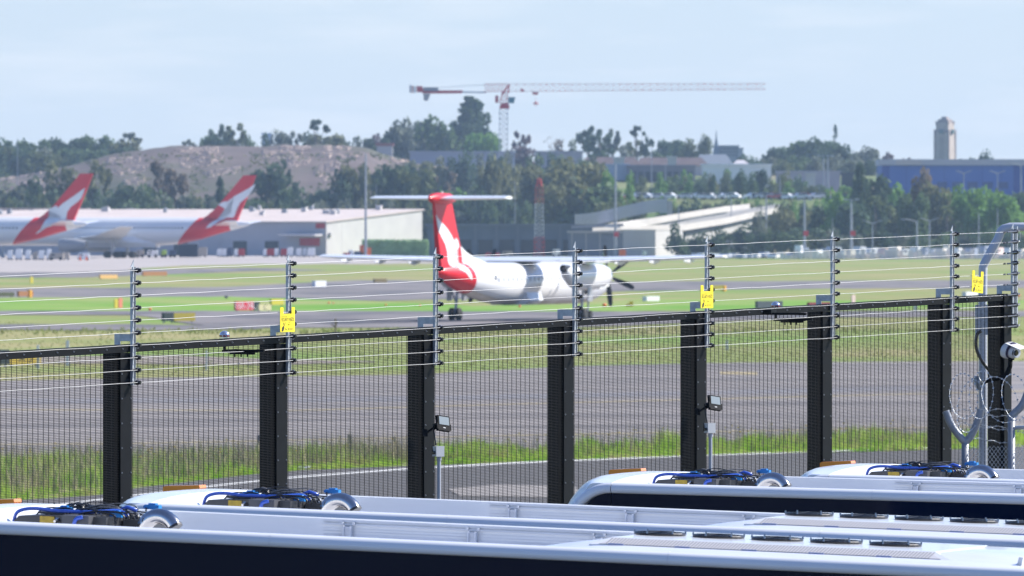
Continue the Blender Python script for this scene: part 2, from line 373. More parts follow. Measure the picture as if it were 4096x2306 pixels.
# ---------------------------------------------------------------- electric fence
ef = empty('electric_fence', (0,0,0), 'ten strand electric fence of bright wires on galvanised brackets above the mesh fence', 'electric fence')
ef.matrix_world = FM(0)
def wire_z(i, k): return rail_z(i)+0.575-k*0.0958
OUT = 0.095
br0 = None; ins0 = None
for i in posts:
    x = lx(i)+0.055; zt = rail_z(i)+0.60; zb = wire_z(i, 9)-0.02; corner = i == 6.52
    if corner: x += 0.02
    b = MB()
    # folded channel with a slanted top
    for (ax, ay, bx, by) in ((-0.022,0.022,0.022,0.026),(-0.026,0.022,-0.022,0.042),(0.022,0.022,0.026,0.042),(-0.008,0.026,0.008,0.036)):
        b.box(x+ax, x+bx, ay, by, zb, zt-(0.02 if ax < -0.02 else 0))
    b.hexa([(x-0.022,0.022,zt),(x+0.022,0.022,zt),(x+0.022,0.026,zt),(x-0.022,0.026,zt)], [(x+0.018,0.022,zt+0.05),(x+0.022,0.022,zt+0.055),(x+0.022,0.026,zt+0.055),(x+0.018,0.026,zt+0.05)])
    br = b.build('wire_bracket', galv, ef)
    if corner:
        b = MB(); b.box(x+0.06, x+0.075, 0.0, 0.045, zb, zt+0.02); b.build('wire_bracket', galv, ef)
    # L plate standing on the post top
    zr = rail_z(i); b = MB()
    b.box(x-0.03, x-0.025, -0.118, 0.022, zr+0.005, zr+0.080); 
    b2 = MB(); b2.box(x-0.03, x-0.025, -0.118, 0.022, zr+0.030, zr+0.085); b2.box(x-0.03, x-0.025, -0.118, -0.066, zr-0.05, zr+0.030)
    b2.build('mounting_plate', galv, br)
    for k in range(10):
        z = wire_z(i, k)
        if not corner:
            if ins0 is None:
                bb = MB(); bb.tube([(0,0.036,0),(0,0.048,0),(0,0.072,0),(0,0.082,0),(0,0.086,0),(0,0.096,0),(0,0.100,0),(0,0.108,0)], [0.006,0.013,0.021,0.021,0.013,0.013,0.017,0.012], 10)
                ins0 = bb.build('insulator', insm, br, smooth='auto'); ins0.location = (x, 0.004, z); ins0.scale = (1, 0.9, 1)
            else: dup(ins0, br, (x, 0.004, z))
        else:
            bb = MB(); bb.tube([(x-0.02,0.03,z),(x-0.03,0.06,z),(x-0.03,0.085,z),(x-0.03,0.10,z)], [0.01,0.02,0.02,0.012], 10)
            bb.tube([(x-0.25,OUT,z-0.008),(x-0.06,OUT,z)], [0.007,0.007], 6)
            bb.tube([(x-0.33,OUT,z-0.012),(x-0.31,OUT+.006,z-0.006),(x-0.29,OUT,z-0.012)], [0.005,0.008,0.005], 6)
            bb.tube([(x,0.05,z+0.004),(x+0.10,0.05,z+0.004)], [0.008,0.008], 6)
            bb.build('strain_insulator', insm if k in (2,3) else mat('grey_insulator', (0.10,0.10,0.11), rough=0.3), br)
rnd = random.Random(5)
for k in range(10):
    path = []
    for a, c in zip(posts, posts[1:]):
        n = 8 if c-a > 0.9 else 4
        for q in range(n):
            t = q/n; i = a+(c-a)*t
            kink = rnd.uniform(-0.0028, 0.0028) if 0 < q else 0
            if c == 6.52 and q > 0: kink = -0.004*t
            path.append((lx(i)+0.055, OUT-0.012+(0.006 if q else 0), wire_z(i, k)+kink))
    path.append((lx(6.52)-0.2, OUT, wire_z(6.52, k)-0.010))
    b = MB(); b.tube(path, 0.0017, 5); b.build('fence_wire', alu, ef, smooth=True)
b = MB(); xx = lx(6.52)+0.14
for k in range(0, 9, 2):
    z = wire_z(6.52, k); b.tube([(xx-0.06,0.05,z),(xx,0.06,z+0.004),(xx+0.03,0.06,z-0.01),(xx+0.02,0.06,z-0.09),(xx-0.03,0.05,z-0.0958)], 0.0014, 4)
b.tube([(xx-0.03,0.05,wire_z(6.52,0)),(xx-0.028,0.05,wire_z(6.52,9))], 0.0012, 4)
b.build('jumper_wire', alu, ef)
# ---------------------------------------------------------------- warning signs on the wires
signm = mat('yellow_plastic', (0.85,0.68,0.015), (0.88,0.72,0.03), scale=5, rough=0.35)
ink = mat('black_ink', (0.03,0.03,0.02), rough=0.7)
def text_mesh(body, size, name, m, parent, loc, sx=1.0, rot=None, ex=0.0):
    cu = bpy.data.curves.new(name, 'FONT'); cu.body = body; cu.size = size; cu.align_x = 'CENTER'; cu.align_y = 'CENTER'; cu.extrude = ex
    t = bpy.data.objects.new(name, cu); col.objects.link(t)
    bpy.context.view_layer.update()
    me = bpy.data.meshes.new_from_object(t.evaluated_get(bpy.context.evaluated_depsgraph_get()))
    bpy.data.objects.remove(t); bpy.data.curves.remove(cu)
    me.materials.clear(); me.materials.append(m); me.name = name
    o = bpy.data.objects.new(name, me); col.objects.link(o); o.parent = parent; o.location = loc
    o.rotation_euler = rot or (math.pi/2, 0, 0); o.scale = (sx, 1, 1)
    return o
def warning_sign(i, dx, kz, label, yaw, tilt=0.0):
    # hooks on wire kz; hangs down over the next wire
    org = FM(0) @ Vector((lx(i)+dx, OUT+0.006, wire_z(i, kz)))
    rz = math.atan2(fd.y, fd.x)+yaw
    t = empty('warning_sign', org, label, 'sign', 'yellow warning signs on the electric fence')
    t.rotation_euler = (0, tilt, rz)
    w = 0.114
    b = MB(); b.loft([[(-w,yy,0.0-0.012),(-w,yy,-0.150),(-w+0.006,yy,-0.156),(w-0.006,yy,-0.156),(w,yy,-0.150),(w,yy,-0.012)] for yy in (-0.004, 0.0)])
    bd = b.build('sign_plate', signm, t)
    for s in (-1, 1):
        b = MB(); x0 = -w if s < 0 else w-0.050
        b.loft([[(x0,yy,-0.012),(x0+0.05,yy,-0.012),(x0+0.05,yy,0.034),(x0+0.042,yy,0.040),(x0+0.008,yy,0.040),(x0,yy,0.034)] for yy in (-0.004, 0.0)])
        b.build('hook_tab', signm, t)
    text_mesh('SECURITY FENCE', 0.036, 'lettering', ink, bd, (0.0, -0.0055, -0.060), 0.72)
    text_mesh('ALARM MONITORED', 0.013, 'lettering', ink, bd, (-0.052, -0.0055, -0.036), 0.8)
    b = MB()   # pictogram: struck hand and bolt, small rule lines
    def poly(P): b.add([(x*1.2, -0.0055, z) for x, z in P], [tuple(range(len(P)))])
    poly([(-0.078,-0.150),(-0.074,-0.122),(-0.060,-0.108),(-0.044,-0.112),(-0.046,-0.130),(-0.058,-0.150)])
    poly([(-0.060,-0.080),(-0.054,-0.080),(-0.042,-0.108),(-0.048,-0.108)])
    poly([(-0.026,-0.072),(-0.034,-0.090),(-0.029,-0.090),(-0.043,-0.108),(-0.036,-0.090),(-0.041,-0.090)])
    poly([(-0.032,-0.122),(-0.020,-0.134),(-0.012,-0.130),(-0.016,-0.140),(-0.030,-0.134)])
    poly([(0.006,-0.124),(0.012,-0.124),(0.011,-0.142),(0.005,-0.142)])
    for x0, x1, z in ((0.020,0.070,-0.126),(0.020,0.064,-0.135),(0.004,0.034,-0.078),(0.036,0.076,-0.040)): poly([(x0,z),(x1,z),(x1,z-0.0022),(x0,z-0.0022)])
    b.tube([(0.004,-0.0056,-0.102),(0.010,-0.0056,-0.092),(0.018,-0.0056,-0.104),(0.030,-0.0056,-0.096),(0.044,-0.0056,-0.098)], 0.0011, 4)
    tag(b.build('pictogram', ink, bd, fix=False), kind='stuff')
YW = 0.0
def sign_at(px, i_guess, kz, label, tilt=0):
    # slide the sign along the fence until it stands where the photo has it
    lo, hi = i_guess-1, i_guess+1
    for _ in range(40):
        m_ = (lo+hi)/2; q = FM(0) @ Vector((lx(m_), OUT, 0)); x = CX+F*q.x/q.y
        if x < px: lo = m_
        else: hi = m_
    warning_sign(lo, 0, kz, label, YW, tilt)
sign_at(1146, 1, 4, 'yellow security fence warning sign hung on the wires beside the second bracket from the left')
sign_at(2824, 4, 4, 'yellow security fence warning sign hung on the wires beside the bracket right of the turboprop')
sign_at(3908, 6.2, 4, 'yellow security fence warning sign hung beside the curved grey pipe near the corner post', R(4))
# ---------------------------------------------------------------- floodlights, boxes, conduits
lampglass = mat('lamp_glass', (0.30,0.34,0.34), rough=0.15, spec=0.8)
boxm = mat('white_plastic', (0.62,0.63,0.62), rough=0.45)
conduit_m = mat('grey_conduit', (0.40,0.42,0.46), rough=0.4)
def pxp(x, y, D): return W(x, y, D)
def flood(i, label, x, y, bx, by):
    D = (P0+U2*i).y-0.2
    t = empty('floodlight', W(x, y, D), label, 'floodlight', 'floodlights bracketed to the fence posts')
    t.rotation_euler = (R(-16), R(8), R(38))
    b = MB(); b.box(-0.062, 0.062, 0.0, 0.030, -0.07, 0.055)
    for k in range(5): b.box(-0.05+k*0.022, -0.046+k*0.022, 0.030, 0.042, -0.06, 0.045)
    hs = b.build('housing', black, t)
    b = MB(); b.box(-0.050, 0.050, -0.003, -0.001, -0.022, 0.045); b.build('lens', lampglass, t)
    b = MB(); b.box(-0.012,0.012,-0.002,-0.001,-0.05,-0.043); b.build('maker_plate', boxm, t)
    b = MB(); b.box(0.064,0.072,0.0,0.05,-0.06,-0.01); b.build('yoke', black, t); b = MB(); b.box(-0.072,-0.064,0.0,0.05,-0.06,-0.01); b.tube([(-0.068,0.03,-0.035),(-0.10,0.09,-0.07),(-0.13,0.10,-0.085)], 0.010, 6); b.box(-0.155,-0.105,0.09,0.10,-0.11,-0.05)
    b.build('yoke', black, t)
    # cable down to the box
    a = W(x-28, y+12, D); c = W(bx-10, by+14, D)
    b = MB(); b.tube([W(x-22,y+18,D), W(x-44,y+8,D-0.03), W(x-40,y+44,D-0.05), W(x-32,y+90,D-0.05), W(bx-22,by-20,D-0.04), W(bx-22,by+12,D-0.06)], 0.0055, 6)
    tag(b.build('power_cable', insm), 'black cable looping from the floodlight down to its box on the '+('third' if i == 2 else 'fifth')+' post', 'cable', 'floodlight cables')
    j = empty('junction_box', W(bx, by, D-0.05), 'small white junction box below the floodlight on the '+('third' if i == 2 else 'fifth')+' fence post from the left', 'junction box', 'junction boxes')
    j.rotation_euler = (0, 0, R(32))
    b = MB(); b.box(-0.035, 0.035, -0.03, 0.03, -0.04, 0.04); b.build('box_body', boxm, j)
    b = MB(); b.box(-0.038, 0.038, -0.036, -0.030, -0.043, 0.043); b.build('box_lid', boxm, j)
    b = MB(); b.tube([(-0.038,-0.008,-0.01),(-0.055,-0.008,-0.01)], [0.014,0.010], 10); b.build('cable_gland', insm, j)
    base = W(bx+4, by, D-0.05); zb = yard_z(base.x, base.y)
    b = MB(); b.tube([(base.x, base.y, base.z-0.041), (base.x, base.y, zb)], 0.016, 10); b.tube([(base.x, base.y, base.z-0.041), (base.x, base.y, base.z-0.075)], 0.020, 10)
    tag(b.build('conduit', conduit_m), 'grey conduit pipe rising to the junction box on the '+('third' if i == 2 else 'fifth')+' fence post', 'pipe', 'conduits on the fence posts')
flood(2, 'black floodlight on the third fence post from the left, tilted up', 1776, 1690, 1752, 1806)
flood(4, 'black floodlight on the fifth fence post from the left, tilted up', 2862, 1608, 2838, 1713)
# ---------------------------------------------------------------- glass domed beacons behind the rail
chrome = mat('chrome_dome', (0.75,0.76,0.78), rough=0.08, metal=0.9)
redl = mat('red_lens', (0.35,0.05,0.03), rough=0.3)
def beacon(px, py, i, label):
    D = (P0+U2*i).y+0.35; p = W(px, py, D)
    t = empty('beacon', p, label, 'beacon', 'domed beacons behind the fence rail')
    b = MB(); b.tube([(0,0,-0.008),(0,0,0.004)], [0.042,0.042], 16); b.tube([(0,0,0.004),(0,0,0.022)], [0.038,0.040], 16); b.tube([(0,0,0.022),(0,0,0.040),(0,0,0.052),(0,0,0.056)], [0.040,0.034,0.018,0.004], 16)
    b.build('dome', chrome, t, smooth='auto')
    b = MB()
    for k in range(8):
        a = k*math.pi/4; b.box(0.0395,0.0415,-0.009,0.009,0.008,0.020, Matrix.Rotation(a, 4, 'Z'))
    b.build('lens_ring', redl, t)
    b = MB(); b.tube([(0,0,-0.008),(0,0,-0.03)], 0.035, 12); b.tube([(0,0,-0.03),(0,0,-0.10)], 0.012, 8); b.bar((0,0,-0.10),(fn.x*0.36,fn.y*0.36,-0.10),0.02); b.box(-0.02,0.26,-0.02,0.02,-0.115,-0.095); b.box(0.04,0.24,-0.05,0.03,-0.13,-0.115)
    for k in range(3): b.tube([(0.08+k*0.05,0,-0.13),(0.08+k*0.05,0,-0.15)], 0.006, 6)
    b.build('beacon_mast', black, t)
beacon(898, 1352, 0.55, 'silver domed beacon peeking over the rail between the first two posts')
beacon(3103, 1232, 4.55, 'silver domed beacon peeking over the rail right of the middle warning sign')
b = MB(); D = 82.3
pts = [(2978,1250),(3010,1241),(3050,1237),(3085,1240),(3085,1256),(2978,1258)]
p = [W(x, y, D) for x, y in pts]; b.loft([p, [q+Vector((0.05,0.18,0)) for q in p]])
for k in range(4): a = W(3025+k*9, 1238, D-0.01); b.bar(a, W(3033+k*9, 1253, D-0.01), 0.006)
a = W(3040, 1256, D+.1); b.bar(a, a+Vector((fn.x,fn.y,0))*0.45, 0.02)
tag(b.build('cable_tray', black), 'black cable tray lying behind the rail beside the right hand beacon', 'tray')
# ---------------------------------------------------------------- CCTV camera on its arm at the corner
pc = P0+U2*6.52; Dc = pc.y-0.4
camp = W(4040, 1402, Dc)
t = empty('cctv_camera', camp, 'white CCTV dome camera with a sun hood on a black arm beside the corner post', 'camera')
whitep = mat('white_housing', (0.82,0.83,0.84), rough=0.3, coat=0.4)
b = MB(); rings = []
for k, (d, r) in enumerate(((-0.075,0.030),(-0.06,0.055),(-0.03,0.068),(0.0,0.07),(0.012,0.068))): rings.append([(d+0.25*r*math.cos(a), r*math.sin(a)*0.9, r*math.cos(a)) for a in [2*math.pi*q/20 for q in range(20)]])
b.loft(rings); b.build('camera_body', whitep, t, smooth='auto')
b = MB(); b.tube([(0.010,0,0),(0.022,0,-0.004)], [0.070,0.068], 20); b.build('dark_ring', mat('navy_ring', (0.03,0.025,0.07), rough=0.3), t)
b = MB(); b.tube([(0.018,-0.0,-0.012),(0.05,-0.01,-0.018),(0.085,-0.02,-0.022)], [0.052,0.050,0.038], 18); b.build('camera_head', whitep, t, smooth='auto')
b = MB(); b.tube([(0.07,-0.028,-0.02),(0.092,-0.032,-0.022)], [0.034,0.018], 14); b.build('lens', mat('dark_lens', (0.01,0.01,0.012), rough=0.05, spec=0.9), t, smooth='auto')
b = MB(); b.add([(0.0,-0.07,0.055),(0.0,0.06,0.06),(0.13,0.05,0.022),(0.15,-0.08,0.005),(0.0,-0.07,0.059),(0.0,0.06,0.064),(0.13,0.05,0.026),(0.15,-0.08,0.009)], [(0,1,2,3),(7,6,5,4),(0,4,5,1),(1,5,6,2),(2,6,7,3),(3,7,4,0)]); b.build('sun_hood', whitep, t)
for q in t.children: q.rotation_euler = (0, 0, R(-38)); q.scale = (1.12, 1.12, 1.12)
b = MB(); loc = lambda x, y: W(x, y, Dc)-camp
b.tube([(0.01,0.0,-0.062),(0.012,0.0,-0.09)], 0.030, 12); b.tube([loc(4042,1440), loc(4040,1468), loc(4026,1500), loc(4008,1512), loc(3960,1522), loc(3918,1538)], [0.022,0.022,0.024,0.022,0.016,0.016], 10)
b.build('camera_arm', black, t, smooth=True)
b = MB(); b.tube([loc(3900,1508), loc(3912,1530), loc(3918,1560)], [0.028,0.040,0.026], 12); b.tube([loc(3925,1530), loc(3935,1548)], [0.02,0.02], 10)
b.build('arm_clamp', galv, t)
# ---------------------------------------------------------------- grey gooseneck pipe and hose
b = MB(); Dg = pc.y+1.6
path = [W(3905,1345,Dg), W(3930,1280,Dg), W(3932,1080,Dg), W(3938,1055,Dg), W(3990,960,Dg), W(4002,930,Dg), W(4016,916,Dg), W(4040,909,Dg), W(4500,908,Dg)]
path[0] = W(3932,1345,Dg)
g0 = path[0]; base = Vector((g0.x, g0.y, yard_z(g0.x, g0.y)))
t = empty('gooseneck_pipe', base, 'large pale grey pipe bent over at the top, behind the corner post at right', 'pipe')
fine = [base]+path
b.tube([fine[0]-base, fine[1]-base, fine[2]-base]+[q-base for q in curve(fine[3:8], 4)]+[fine[-2]-base, fine[-1]-base], 0.041, 14); b.tube([W(4490,908,Dg)-base, W(4500,920,Dg)-base, W(4502,1200,Dg)-base, Vector((W(4502,1200,Dg).x, Dg, yard_z(7,86)))-base], 0.033, 14)
b.build('pipe', mat('pale_grey_paint', (0.46,0.49,0.55), rough=0.35, coat=0.3), t, smooth=True)
b = MB(); q = W(3916,1340,Dg-0.05)-base; q1 = W(3908,1220,Dg-0.05)-base
b.box(q1.x-0.02, q1.x+0.10, q1.y-0.05, q1.y-0.045, q.z, q1.z); b.build('cable_plate', galv, t)
b = MB(); b.tube(curve([W(3925,1325,Dg-.9), W(3908,1340,Dg-.9), W(3905,1390,Dg-.9), W(3925,1440,Dg-.9), W(3955,1480,Dg-.9)]), 0.016, 10)
tag(b.build('flexible_hose', insm, smooth=True), 'black flexible hose curling down beside the foot of the curved grey pipe', 'hose')
# ---------------------------------------------------------------- Y shaped barbed wire support, razor coils, chain link
Dy = pc.y-3.0
yb = W(3861, 1770, Dy); gzz = yard_z(yb.x, yb.y)
post_grey = mat('weathered_grey_pipe', (0.22,0.24,0.28), (0.33,0.35,0.38), scale=6, rough=0.5, metal=0.3, bump=0.2)
old = empty('chainlink_fence', (yb.x, yb.y, gzz), 'old chain link fence with Y shaped grey posts and razor wire coils at right edge', 'fence')
ob = Vector((yb.x, yb.y, gzz))
def ypost(cx, sc, cy=1765, arms=True):
    b = MB(); r = 0.033*sc
    foot = W(cx, cy, Dy)
    b.tube([Vector((foot.x, foot.y, gzz))-ob, foot-ob], r, 12)
    po = b.build('fence_post', post_grey, old, smooth=True)
    if not arms:
        b = MB(); b.tube([q-ob for q in curve([W(cx,cy+6,Dy), W(cx+16,cy-10,Dy), W(cx+44,cy-40,Dy), W(cx+66,cy-95,Dy), W(cx+80,cy-160,Dy)])], r, 12); b.build('arm', post_grey, po, smooth=True); return
    for s, tp in ((-1, (-78, -120)), (1, (64, -125))):
        b = MB(); b.tube([q-ob for q in curve([W(cx, cy+4, Dy), W(cx+s*22, cy-18, Dy), W(cx+tp[0]*0.72, cy+tp[1]*0.55, Dy), W(cx+tp[0]*sc, cy+tp[1]*sc, Dy)], 4)], r, 12)
        b.build('arm', post_grey, po, smooth='auto')
ypost(3861, 1.0)
ypost(4046, 1.0, 1660, False)
b = MB()
for (x0, y0, x1, y1) in ((3798,1642,4120,1638),(3858,1662,4120,1668),(3800,1690,4120,1720),(3880,1750,4120,1790),(3868,1700,4120,1735)):
    n = 26; pth = [W(x0+(x1-x0)*q/n, y0+(y1-y0)*q/n+3*math.sin(q*1.1), Dy-0.03*math.sin(q)) for q in range(n+1)]
    b.tube([q-ob for q in pth], 0.0022, 4)
    for q in pth[1::2]:
        b.bar(q-ob+Vector((0.006,0,0.010)), q-ob-Vector((0.006,0,0.010)), 0.003); b.bar(q-ob+Vector((-0.008,0,0.008)), q-ob-Vector((-0.008,0,0.008)), 0.003)
tag(b.build('barbed_wire', galv, old), kind='stuff')
for (cx, cy, rx, rz, tl) in ((3855,1585,56,90,0.1),(3925,1580,48,96,-0.15),(4060,1590,52,92,0.25),(3880,1625,50,105,-0.3),(4000,1600,70,92,0.5)):
    b = MB(); n = 44; pth = []
    for q in range(n+1):
        a = 2*math.pi*q/n
        pth.append(W(cx+rx*math.cos(a)+tl*rz*math.sin(a)*0.5, cy+rz*math.sin(a), Dy+0.12*math.cos(a+1)))
    b.tube([q-ob for q in pth], 0.0016, 4, cap=False)
    for q in pth[::2]:
        b.add([q-ob+Vector((0.011,0,0.002)), q-ob+Vector((0,0.002,0.009)), q-ob-Vector((0.011,0,0.002)), q-ob-Vector((0,0.002,0.009))], [(0,1,2,3)])
    b.build('razor_wire_coil', galv, old, fix=False)
b = MB(); tops = 1798
for q in range(26):
    x0 = 3880+q*16
    for s in (-1, 1):
        xa, ya, xb, yb2 = x0, tops-14+(q % 2)*3, x0+s*80, tops+95
        b.tube([W(xa, ya, Dy)-ob, W(xb, yb2, Dy)-ob], 0.0019, 4)
tag(b.build('chain_link', galv, old), kind='stuff')
b = MB(); b.tube([W(3872,1893,Dy)-ob, W(4200,1900,Dy)-ob], 0.016, 10); b.build('bottom_rail', post_grey, old)
b = MB(); b.tube([W(4042,1708,Dy)-ob, W(4060,1712,Dy)-ob, W(4130,1708,Dy)-ob], [0.02,0.02,0.016], 8); b.build('rail_clamp', galv, old)
# ================================================================ PARKED BUSES
buspaint = mat('white_bus_paint', (0.76,0.78,0.81), (0.68,0.695,0.71), scale=3.0, rough=0.24, coat=0.45, spec=0.5, stretch=(0.35,3,3), lo=0.40, hi=0.85, detail=8)
busglass = mat('bus_glass', (0.0015,0.006,0.026), rough=0.06, spec=0.10)
roofm = mat('roof_grey_white', (0.66,0.68,0.72), (0.50,0.51,0.53), scale=5.0, rough=0.4, stretch=(0.5,1,5), lo=0.45, hi=0.8, detail=8)
charcoal = mat('charcoal_plastic', (0.035,0.037,0.042), rough=0.45)
hose_blue = mat('blue_hose', (0.025,0.09,0.48), rough=0.3, coat=0.3)
conn_blue = mat('blue_connector', (0.01,0.19,0.52), rough=0.3)
cablem = mat('black_cable', (0.015,0.015,0.017), rough=0.3)
sleeve = mat('braided_sleeve', (0.06,0.06,0.065), (0.2,0.2,0.2), scale=60, rough=0.35)
steel = mat('polished_steel', (0.48,0.47,0.47), rough=0.16, metal=1.0)
sticker = mat('yellow_sticker', (0.50,0.33,0.02), (0.35,0.24,0.02), scale=30, rough=0.5)
amber = mat('amber_lens', (0.85,0.24,0.01), rough=0.2, coat=0.6)
grille_m = mat('grille_grey', (0.62,0.61,0.62), rough=0.5)
darkhole = mat('dark_mesh', (0.36,0.36,0.38), rough=0.6)
rubber = mat('tyre_rubber', (0.012,0.012,0.012), rough=0.7)
fanb = mat('fan_black', (0.010,0.010,0.012), rough=0.3)
BETA = R(18.7); cb, sb = math.cos(BETA), math.sin(BETA)
LEN_F, LEN_R, WID = -0.78, 11.4, 2.5
def make_bus():
    root = empty('parked_bus', (0,0,0), 'x', 'bus', 'white buses parked side by side in the yard')
    # local: x towards the rear (right), y away from us, z up; z=0 at the roof edge
    # side body and windows
    b = MB()
    for y0, y1 in ((0.02, 0.06), (WID-0.06, WID-0.02)):
        b.box(-0.70, LEN_R, y0, y1, -2.95, -1.45)
    b.box(LEN_R-0.05, LEN_R, 0.06, WID-0.06, -2.95, -0.02); b.box(-0.78, -0.72, 0.06, WID-0.06, -2.95, -1.6)
    b.box(-0.70, LEN_R-.05, 0.06, WID-0.06, -2.95, -2.90)
    b.build('body', buspaint, root)
    b = MB()
    for y0, y1 in ((0.022, 0.05), (WID-0.05, WID-0.022)):
        b.box(-0.41, LEN_R-0.02, y0, y1, -1.45, -0.07)
        P = [(-0.415,-0.075)]+[(-0.415-0.26*math.sin(a), -0.37+0.295*math.cos(a)) for a in [math.pi/2*k/8 for k in range(1, 9)]]+[(-0.70,-1.45),(-0.415,-1.45)]
        b.prism(P, y0, y1, 'y')
    b.box(-0.76, -0.73, 0.08, WID-0.08, -1.6, -0.42)
    g = b.build('window_glass', busglass, root)
    # cantrails: rounded longitudinal edges
    def prof(near):
        P = [(0.100,-0.24),(0.100,-0.004),(0.092,0.0),(0.060,0.001),(0.040,-0.003),(0.022,-0.012),(0.008,-0.027),(0.001,-0.045),(0.003,-0.062),(0.012,-0.073),(0.03,-0.078),(0.06,-0.24)]
        return P if near else [(WID-a, z) for a, z in P]
    for near in (True, False):
        b = MB(); rings = []
        for x in (-0.41, 2, 5, 8, LEN_R): rings.append([(x, y, z) for y, z in prof(near)])
        b.loft(rings); b.build('cantrail', buspaint, root, smooth='auto')
        for k in range(5):
            x = 1.55+2.4*k; b = MB(); b.loft([[(xx, y+(-0.0012 if near else 0.0012), z+0.0008) for y, z in prof(near)[2:10]] for xx in (x, x+0.005)], cap=(False, False), closed=False); b.build('panel_joint', roofm, root, fix=False)
        # front curve of the rail running down into the pillar
        b = MB(); rings = []
        for k in range(13):
            a = math.pi/2*k/12; R0 = 0.36
            base = prof(near); rr = []
            for y, z in base:
                d = max(z, -0.078)      # depth below the top
                rr.append((-0.416-(R0+d)*math.sin(a), y, -R0+(R0+d)*math.cos(a)))
            rings.append(rr)
        last = rings[-1]; rings.append([(x-0.02, y, -1.5) for x, y, z in last]); b.loft(rings)
        b.build('front_pillar', buspaint, root, smooth='auto')
        # inner fascia grooves and struts
        b = MB(); yi = 0.100 if near else WID-0.100; s = 1 if near else -1
        for z0, z1, dd in ((-0.019,-0.005,0.010),(-0.038,-0.026,0.012),(-0.060,-0.057,0.003),(-0.078,-0.074,0.004),(-0.22,-0.09,0.002)):
            y0, y1 = sorted((yi+s*0.0005, yi+s*dd)); b.box(1.02, LEN_R-0.1, y0, y1, z0, z1)
        b.build('fascia_trim', roofm, root)
        if not near:
            for k in range(13):
                x = 1.16+0.79*k-0.0
                b = MB()
                for dx in (0.0, 0.045): b.box(x+dx-0.005, x+dx+0.005, yi-0.045, yi-0.013, -0.24, -0.040)
                b.box(x-0.005, x+0.05, yi-0.030, yi-0.014, -0.24, -0.045)
                b.box(x-0.02, x-0.006, yi-0.03, yi-0.013, -0.034, -0.018); b.box(x+0.05, x+0.064, yi-0.03, yi-0.013, -0.034, -0.018)
                b.build('fascia_strut', roofm, root)
    b = MB(); b.box(-0.3, LEN_R-0.1, 0.10, WID-0.10, -0.26, -0.241); b.build('roof', roofm, root)
    # front roof cap
    b = MB(); rings = []; ny = 12
    for k in range(15):
        t = k/14; x = -1.12+0.80*t
        top = 0.040*math.sin(math.pi*min(1, t*1.25+0.02)*0.5) if t > 0 else 0
        zc = 0.040-0.46*max(0, (0.60-t)/0.60)**2.2 - 0.30*max(0, (t-0.88)/0.12)**1.5
        ring = []
        for j in range(ny+1):
            v = j/ny; y = 0.07+(WID-0.14)*v; edge = (abs(v-0.5)*2)
            xx = x+0.38*(edge**3)*max(0, 1-t*1.3)
            ring.append((xx, y, zc-0.046*edge**3))
        ring += [(ring[-1][0], WID-0.07, -0.6), (ring[0][0], 0.07, -0.6)]
        rings.append(ring)
    b.loft(rings); b.build('front_roof_cap', buspaint, root, smooth='auto')
    # amber marker at the far front corner
    b = MB(); pr = [(-1.05,-0.026),(-1.05,0.002),(-1.035,0.010),(-0.80,0.022),(-0.795,0.006),(-0.81,-0.012),(-1.03,-0.030)]
    pr = [(x-0.07, z*1.2+0.014) for x, z in pr]; b.prism(pr, 2.12, 2.24, 'y'); b.build('marker_light', amber, root)
    b = MB(); b.box(-1.09, -0.90, 2.13, 2.23, -0.10, -0.022); b.build('marker_base', fanb, root)
    # battery cooling pack
    n0 = len(bpy.data.objects); before = set(o.name for o in bpy.data.objects)
    b = MB(); b.prism([(0.0,-0.24),(0.02,-0.03),(0.05,0.0),(0.30,0.012),(0.60,0.012),(0.60,-0.24)], 0.80, 1.30, 'y')
    b.box(0.13, 0.30, 0.90, 1.25, 0.012, 0.026); pk = b.build('cooling_pack', charcoal, root)
    b = MB(); b.box(0.185, 0.275, 0.793, 0.797, -0.20, 0.003); b.build('warning_sticker', sticker, pk)
    b = MB(); b.box(0.352, 0.52, 0.72, 1.10, -0.24, 0.018); b.build('control_box', mat('dark_grey_box', (0.06,0.062,0.07), rough=0.5), root)
    b = MB(); b.box(0.61, 0.78, 1.05, 1.4, -0.24, -0.005); b.build('junction_box', charcoal, root)
    b = MB(); b.tube([(0.31,0.74,-0.01),(0.33,0.73,-0.01)], 0.010, 8); b.tube([(0.315,0.70,-0.02),(0.315,0.79,-0.02)], 0.008, 8); b.build('fastener', steel, root)
    b = MB(); b.tube(curve([(-0.01,0.86,-0.06),(0.01,0.86,0.01),(0.06,0.87,0.036),(0.14,0.88,0.042),(0.24,0.88,0.034),(0.34,0.88,0.034),(0.44,0.90,0.034),(0.52,0.93,0.040),(0.60,1.0,0.045),(0.66,1.0,0.02)]), 0.0105, 10)
    b.build('blue_hose', hose_blue, root, smooth=True)
    b = MB(); b.tube(curve([(0.44,0.69,-0.03),(0.455,0.69,0.0),(0.49,0.70,0.012)]), 0.012, 8); b.build('blue_hose', hose_blue, root, smooth=True); b = MB(); b.tube([(0.55,1.12,0.04),(0.60,1.14,0.062),(0.66,1.14,0.045)], 0.012, 8); b.build('blue_hose', hose_blue, root, smooth=True)
    for (x, y, z, sx, sz) in ((0.26,1.0,0.05,0.045,0.018),(0.60,0.98,0.030,0.035,0.020),(0.72,1.25,0.085,0.045,0.016)):
        b = MB(); b.box(x-sx, x+sx, y-0.025, y+0.025, z-sz, z+sz); b.box(x-sx*0.5, x+sx*0.5, y-0.02, y+0.02, z+sz, z+sz+0.012); b.box(x-sx*1.25,x-sx,y-0.015,y+0.015,z-sz*0.6,z+sz*0.6)
        b.build('connector', conn_blue, root)
    r2 = random.Random(3); b = MB(); c2 = MB()
